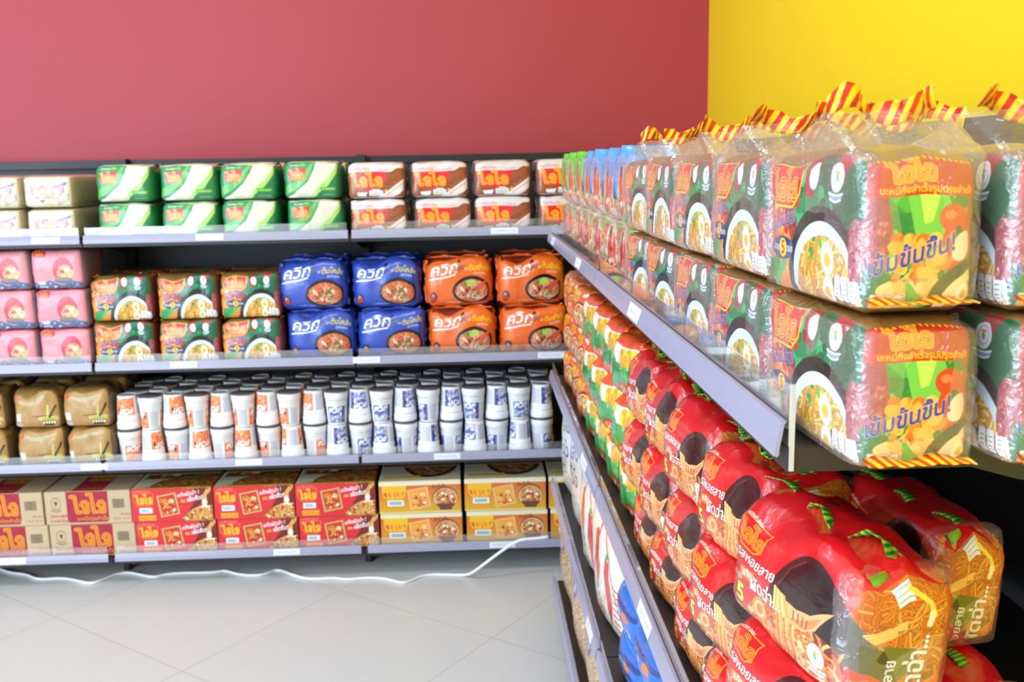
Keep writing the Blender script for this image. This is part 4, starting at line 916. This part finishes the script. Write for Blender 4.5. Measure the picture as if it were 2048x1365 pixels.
# ------------------------------------------------------------------ products on the yellow-wall shelves (front faces -X)
RZ = -PI/2; FX = XR+.024
def crown(name, w, d, h, rise, xr0, m, parent, seed, off=.003, n=44, base=.006, lv=7):
    """open film sleeve round the block, gathered upwards to a ridge across the depth"""
    rnd = random.Random(seed); o3 = Vector((rnd.uniform(-9, 9),)*3); bm = bmesh.new(); uvl = bm.loops.layers.uv.new('UVMap')
    hx, hy = w/2+off, d/2+off; per = []
    for i in range(n):
        t = i/n*4; k = int(t); q = (t-k)*2-1
        per.append([(q, -1), (1, q), (-q, 1), (-1, -q)][k])
    Z = [base, h*.35, h*.7, h*.97]+[h+rise*(j/lv) for j in range(1, lv+1)]; rings = []
    for zi, z in enumerate(Z):
        s = 0 if zi < 4 else (zi-3)/lv; s2 = s**.75; ring = []
        for a, b in per:
            r8 = (abs(a)**6+abs(b)**6)**(-1/6)*1.06
            x0, y0 = a*hx*min(1, r8), b*hy*min(1, r8)
            xe, ye = xr0+a*.003+.006*math.sin(b*5+seed), b*hy*.98
            p = Vector((x0*(1-s2)+xe*s2, y0*(1-s*.6)+ye*s*.6, z))
            nz = mnoise.noise(p*26+o3)*.5+(1-2*abs(mnoise.noise(p*17-o3)))*.5
            amp = .004 if 0 < zi else .001
            g = Vector((a if abs(a) > .95 else 0, b if abs(b) > .95 else 0, .5*s))
            p += g*abs(nz)*amp*(1.6 if zi > 3 else 1)*(1-.7*(s > .95)); p.z += s*.004*math.sin(b*4+seed)*(s < 1)
            ring.append(bm.verts.new(p))
        rings.append(ring)
    for a in range(len(Z)-1):
        for i in range(n):
            j = (i+1) % n; bm.faces.new((rings[a][i], rings[a][j], rings[a+1][j], rings[a+1][i]))
    return done(name, bm, m, parent, True)
def crown_fin(rise, xr0, m, width=.020):
    def f(o, w, d, h, s, film=M['film']):
        x0 = xr0*w+.004*((s % 3)-1); crown('film_wrap', w, d, h, rise, x0, film, o, s*3+1)
        P = [(x0+.006*math.sin(i*1.15+s*2), -d*.52+d*1.04*i/9, h+rise-.003+.007*math.sin(i*.9+s)) for i in range(10)]
        ribbon('crimped_seal', P, Vector((.25 if s % 2 else -.2, .1, 1)), width, m, o, .0018, wav=.006, seed=s)
        P = [(-w*.44+w*.88*i/9, -d*.5-.001, .004) for i in range(2)]
        P2 = [(w*.5+.002, -d*.46+d*.92*i/9, .011+.003*math.sin(i*1.3+s)) for i in range(10)]
        ribbon('bottom_seal', P2, Vector((.6, 0, -.15)), .010, m, o, .0012, wav=.002, seed=s)
    return f
prg = variants('noodle_pack', 4, [GF, GS, GE, GS, GT, GT], .182, .086, .113, .014, crown_fin(.030, .18, STR, .017), bulge=.004, crum=.0025, slump=.005)
prl = variants('noodle_pack', 3, [GF, GS, GE, GS, GT, GT], .182, .086, .110, .014, lambda o, w, d, h, s: (crown('film_wrap', w, d, h-.006, .003, 0, M['film'], o, s*5+2), ribbon('bottom_seal', [(w*.5+.003, -d*.46+d*.92*i/9, .011+.003*math.sin(i*1.3+s)) for i in range(10)], Vector((.6, 0, -.15)), .012, STR, o, .0012, wav=.002, seed=s)), bulge=.004, crum=.0025, slump=.003, cap=.1115)
gy = [-2.592, -2.388, -2.186, -1.988, -1.79]
NEAR = ['nearest the camera', 'second from the camera', 'third from the camera', 'fourth from the camera', 'fifth from the camera', 'sixth from the camera', 'seventh from the camera']
for row in range(2):
    for c, yc in enumerate(gy):
        if row and c > 2: continue
        for l in range(2):
            P = prg if l else prl
            P.put((FX+.0475+.108*row+jit(.002)+(.0 if l else .002), yc+jit(.004)-(.006 if row else 0)-(.006 if not l else 0), TOP[0]+.113*l), RZ+.05+jit(.03), f'green five-pack on the right top shelf, {"upper" if l else "lower"}, {NEAR[c]}, {"row behind" if row else "aisle row"}', 'noodle pack', 'green five-packs on the right top shelf', (0, jit(.012) if l else 0))

# shrimp noodle packs
T1 = mat('tom_yum_pack_front', img=art_tomyum(), rough=.25, coat=.6, bump=.4, bscale=35); T2 = mat('tom_yum_film', srgb('D9C4B0'), .25, coat=.6, bump=.5, bscale=40)
bluef = mat('sky_blue_film', srgb('4AA2E4'), .22, coat=.5, bump=.4, bscale=30); grnf = mat('lime_green_film', srgb('5CCB3A'), .22, coat=.5, bump=.4, bscale=30)
def colour_top(m):
    def f(o, w, d, h, s):
        crown('film_top', w, d, h*.98, .020, .1*w, m, o, s*3+5, base=h*.96); crown('film_wrap', w, d, h*.9, .002, 0, M['film_rose'], o, s*4+9, off=.004)
    return f
ptb = variants('noodle_pack', 2, [T1, T2, T1, T2, T2, T2], .160, .084, .119, .016, colour_top(bluef), bulge=.005, crum=.003, slump=.003)
ptg = variants('noodle_pack', 1, [T1, T2, T1, T2, T2, T2], .160, .084, .119, .016, colour_top(grnf), bulge=.005, crum=.003, slump=.003)
ptl = variants('noodle_pack', 2, [T1, T2, T1, T2, T2, T2], .160, .084, .112, .016, lambda o, w, d, h, s: crown('film_wrap', w, d, h*.96, .002, 0, M['film_rose'], o, s*4+3), bulge=.005, crum=.003, slump=.003)
for c in range(7):
    yc = -1.592+.184*c
    for l in range(2):
        P = ptl if not l else (ptb if c < 4 else ptg)
        P.put((FX+.062+jit(.004), yc+jit(.004), TOP[0]+.1165*l), RZ+.05+jit(.05), f'clear noodle pack with red prawn picture, {"upper" if l else "lower"}, {NEAR[c]}', 'noodle pack', 'prawn noodle packs on the right top shelf', (0, jit(.02) if l else 0))

# red packs
RF = mat('red_pack_front', img=art_red(), rough=.26, coat=.6, bump=.3, bscale=30); RE = mat('red_sachet_end', img=art_red_end(), rough=.4, coat=.3); RT = mat('red_pack_film', srgb('D4141A'), .26, coat=.6, bump=.55, bscale=26); RB = mat('red_pack_back', srgb('8A1216'), .3, coat=.5, bump=.5)
def red_extra(topmost):
  def f(o, w, d, h, s):
    up, wv = (.009, .004) if topmost else (.0015, .0015)
    P = [(-w*.5+w*1.0*i/15, d*(.02+.06*math.sin(i*.5+s)), h+up+wv*math.sin(i*1.1+s)) for i in range(16)]
    ribbon('striped_seal', P, [Vector((0, -1, (.25+.2*math.sin(i+s)) if topmost else .05*math.sin(i+s))) for i in range(16)], .016, GST, o, .0012, wav=.003 if topmost else .001, seed=s)
    e = link('end_film', pack_mesh('end_film', .022, d*.96, h*.98, .010, .003, .003, seed=60+s, n=(3, 8, 8)), [M['film']]*6, o); e.location = (w*.5-.004, 0, .001)
    P = [(w*.5+.006+.002*math.sin(i+s), -d*.30+.003*i, h*.98-h*.34*i/7) for i in range(8)]
    ribbon('end_seal', P, [Vector((0, .9, .35))]*8, .014, GST, o, .001, wav=.002, seed=s+2)
  return f
prt = variants('noodle_pack', 3, [RF, RB, RE, RB, RT, RT], .182, .098, .116, .016, red_extra(True), shear=.007, bulge=(.003, .006, .010), crum=.004, slump=.014, pinch=.12)
prr = variants('noodle_pack', 4, [RF, RB, RE, RB, RT, RT], .180, .096, .112, .016, red_extra(False), cap=.1150, shear=.007, bulge=(.003, .006, .010), crum=.004, slump=.020, pinch=.12)
ry = [(-2.562, 1.08), (-2.356, .98), (-2.166, .94), (-1.982, .92), (-1.806, .90)]
LV = ['bottom', 'middle', 'top']
for c, (yc, sx) in enumerate(ry):
    for l in range(3):
        (prt if l == 2 else prr).put((FX+.052+jit(.004)+(.012 if l == 0 else 0)-(.006 if c == 0 else 0), yc+jit(.008)+(.022 if l == 1 else 0), TOP[1]+.1165*l), RZ+.14+jit(.05), f'red noodle pack, {LV[l]} layer, {NEAR[c]}, aisle row of right second shelf', 'noodle pack', 'red noodle packs on the right second shelf', (0, jit(.02) if l else 0), (sx, 1, 1))
for c, l, yc in ((0, 0, -2.53), (0, 1, -2.55), (0, 2, -2.485), (1, 0, -2.33), (1, 1, -2.34)):
    prr.put((FX+.150+jit(.001), yc, TOP[1]+.1165*l), RZ+.13+jit(.02), f'red noodle pack in the shade of the row behind, {LV[l]} layer, {NEAR[c]}', 'noodle pack', 'red noodle packs in the row behind', (0, 0), (.95, .78, 1))

# yellow-green and orange packs
Y1 = mat('yellow_green_pack_front', img=art_side_yellow(), rough=.26, coat=.6, bump=.35, bscale=30); Y2 = mat('yellow_green_pack_top', srgb('EC5A1C'), .26, coat=.6, bump=.6, bscale=26); Y3 = mat('yellow_pack_side', srgb('D8A01E'), .3, coat=.5, bump=.5)
def yel_extra(o, w, d, h, s):
    P = [(-w*.46+w*.92*i/11, .004*math.sin(i+s), h-.002+.002*math.sin(i*1.2+s)) for i in range(12)]
    ribbon('crimped_seal', P, Vector((0, -1, .1)), .014, Y2, o, .0018, wav=.001, seed=s)
    P = [(w*.5-.006, -d*.4+d*.5*i/6, h*.985+.002*math.sin(i)) for i in range(7)]
    ribbon('corner_seal', P, Vector((.7, 0, .5)), .016, STR, o, .002, wav=.004, seed=s)
pry = variants('noodle_pack', 3, [Y1, Y3, Y1, Y3, Y2, Y2], .160, .096, .113, .016, yel_extra, bulge=(.004, .006, .006), crum=.004, slump=.014, pinch=.1, cap=.116)
for c in range(4):
    for l in range(3):
        pry.put((FX+.062+jit(.004)+(.010 if l == 0 else 0), -1.617+.183*c+jit(.006), TOP[1]+.118*l), RZ+.16+jit(.06), f'yellow and green noodle pack, {LV[l]} layer, {NEAR[c]}', 'noodle pack', 'yellow-green noodle packs on the right second shelf', (0, jit(.02) if l else 0))
Q1 = mat('orange_side_pack_front', img=art_side_orange(), rough=.26, coat=.6, bump=.35, bscale=30); Q2 = mat('orange_side_film', srgb('E2701A'), .26, coat=.6, bump=.6, bscale=30)
pro = variants('noodle_pack', 3, [Q1, Q2, Q1, Q2, Q2, Q2], .156, .094, .113, .016, top_fin(Q2, .004, .1), bulge=(.004, .006, .006), crum=.004, slump=.012, pinch=.1, cap=.116)
for c in range(3):
    for l in range(3):
        pro.put((FX+.064+jit(.004)+(.008 if l == 0 else 0), -.888+.18*c+jit(.006), TOP[1]+.118*l), RZ+.14+jit(.08), f'orange noodle pack on the right second shelf, {LV[l]} layer, {NEAR[c]}', 'noodle pack', 'orange noodle packs on the right second shelf', (0, jit(.02) if l else 0))

# standing bags on the third shelf
W1 = mat('white_noodle_bag_front', img=art_white_bag(), rough=.28, coat=.6, bump=.4, bscale=35); W2 = mat('white_bag_film', srgb('E8DFCE'), .28, coat=.6, bump=.5, bscale=35)
H1 = mat('chili_noodle_bag_front', img=art_chili_bag(), rough=.28, coat=.6, bump=.4, bscale=35); H2 = mat('chili_bag_film', srgb('E9DBBB'), .28, coat=.6, bump=.5, bscale=35)
prw = variants('noodle_bag', 2, [W1, W2, W2, W2, W2, W2], .262, .075, .30, .026, top_fin(W2, .014, .0), bulge=.008, crum=.004, slump=.010, pinch=.3)
for c in range(2): prw.put((FX+.058+jit(.004), -.79+.285*c, TOP[2]), RZ+.10+jit(.04), f'tall white rice noodle bag with blue lettering, {NEAR[c]}', 'noodle bag', 'white noodle bags on the right third shelf', (jit(.02), 0))
prh = variants('noodle_bag', 2, [H1, H2, H2, H2, H2, H2], .242, .075, .30, .026, top_fin(H2, .014, .0), bulge=.008, crum=.004, slump=.010, pinch=.3)
for c in range(2): prh.put((FX+.056+jit(.004), -1.355+.282*c, TOP[2]), RZ+.10+jit(.04), f'tall cream noodle bag with red chili picture, {NEAR[c]}', 'noodle bag', 'chili noodle bags on the right third shelf', (jit(.02), 0))
B1 = mat('blue_bag_front', img=art_blue_bag(), rough=.2, coat=.7, bump=.5, bscale=22); B2 = mat('blue_bag_film', srgb('1F74D4'), .2, coat=.7, bump=.6, bscale=22)
prb = variants('snack_bag', 3, [B1, B2, B2, B2, B2, B2], .168, .080, .098, .022, top_fin(B2, .004, .0), bulge=.008, crum=.006, slump=.012, pinch=.25, cap=.102)
for c in range(4):
    for l in range(2): prb.put((FX+.066+jit(.004), -2.185+.2*c+jit(.006), TOP[2]+.1035*l), RZ+.05+jit(.04), f'glossy blue pouch, {"upper" if l else "lower"} layer, {NEAR[c]}', 'pouch', 'blue pouches on the right third shelf', (0, jit(.02) if l else 0))

# macaroni bags on the bottom shelf
A1 = mat('macaroni_bag_front', img=art_macaroni(), rough=.3, coat=.5, bump=.5, bscale=90); A2 = mat('macaroni_bag_film', srgb('CFA878'), .3, coat=.5, bump=.7, bscale=110)
def mac_extra(o, w, d, h, s):
    ribbon('striped_seal', [(-w*.45+w*.9*i/9, .003*math.sin(i+s), h*.985) for i in range(10)], Vector((0, -.25, 1)), .02, BST, o, .0015, wav=.004, seed=s)
BST = mat('navy_striped_film', img=art_stripes('D2D0DA', '2A2A86', 9, name='navy_striped_film'), rough=.3, coat=.4)
prm = variants('macaroni_bag', 3, [A1, A2, A1, A2, A2, A2], .288, .088, .285, .030, mac_extra, bulge=.010, crum=.006, slump=.012, pinch=.22, lean=-.004)
for c in range(5): prm.put((FX+.060+jit(.003), -1.81+.325*c, TOP[3]), RZ+.04+jit(.02), f'clear bag of elbow macaroni with navy stripes, {NEAR[c]}', 'pasta bag', 'macaroni bags on the right bottom shelf', (jit(.015), 0))

# ------------------------------------------------------------------ cable on the floor
def cable(pts, rad, label):
    cu = bpy.data.curves.new('power_cable', 'CURVE'); cu.dimensions = '3D'; cu.bevel_depth = rad; cu.bevel_resolution = 4; cu.resolution_u = 10
    sp = cu.splines.new('NURBS'); sp.points.add(len(pts)-1); sp.use_endpoint_u = True; sp.order_u = 3
    for p, q in zip(sp.points, pts): p.co = (*q, 1)
    o = bpy.data.objects.new('power_cable', cu); C.objects.link(o)
    me = bpy.data.meshes.new_from_object(o.evaluated_get(bpy.context.evaluated_depsgraph_get())); bpy.data.objects.remove(o); bpy.data.curves.remove(cu)
    return tag(link('power_cable', me, [M['cable']]), label, 'cable')
cable(CABLE, .0052, 'white power cable snaking across the tiled floor in front of the shelves')
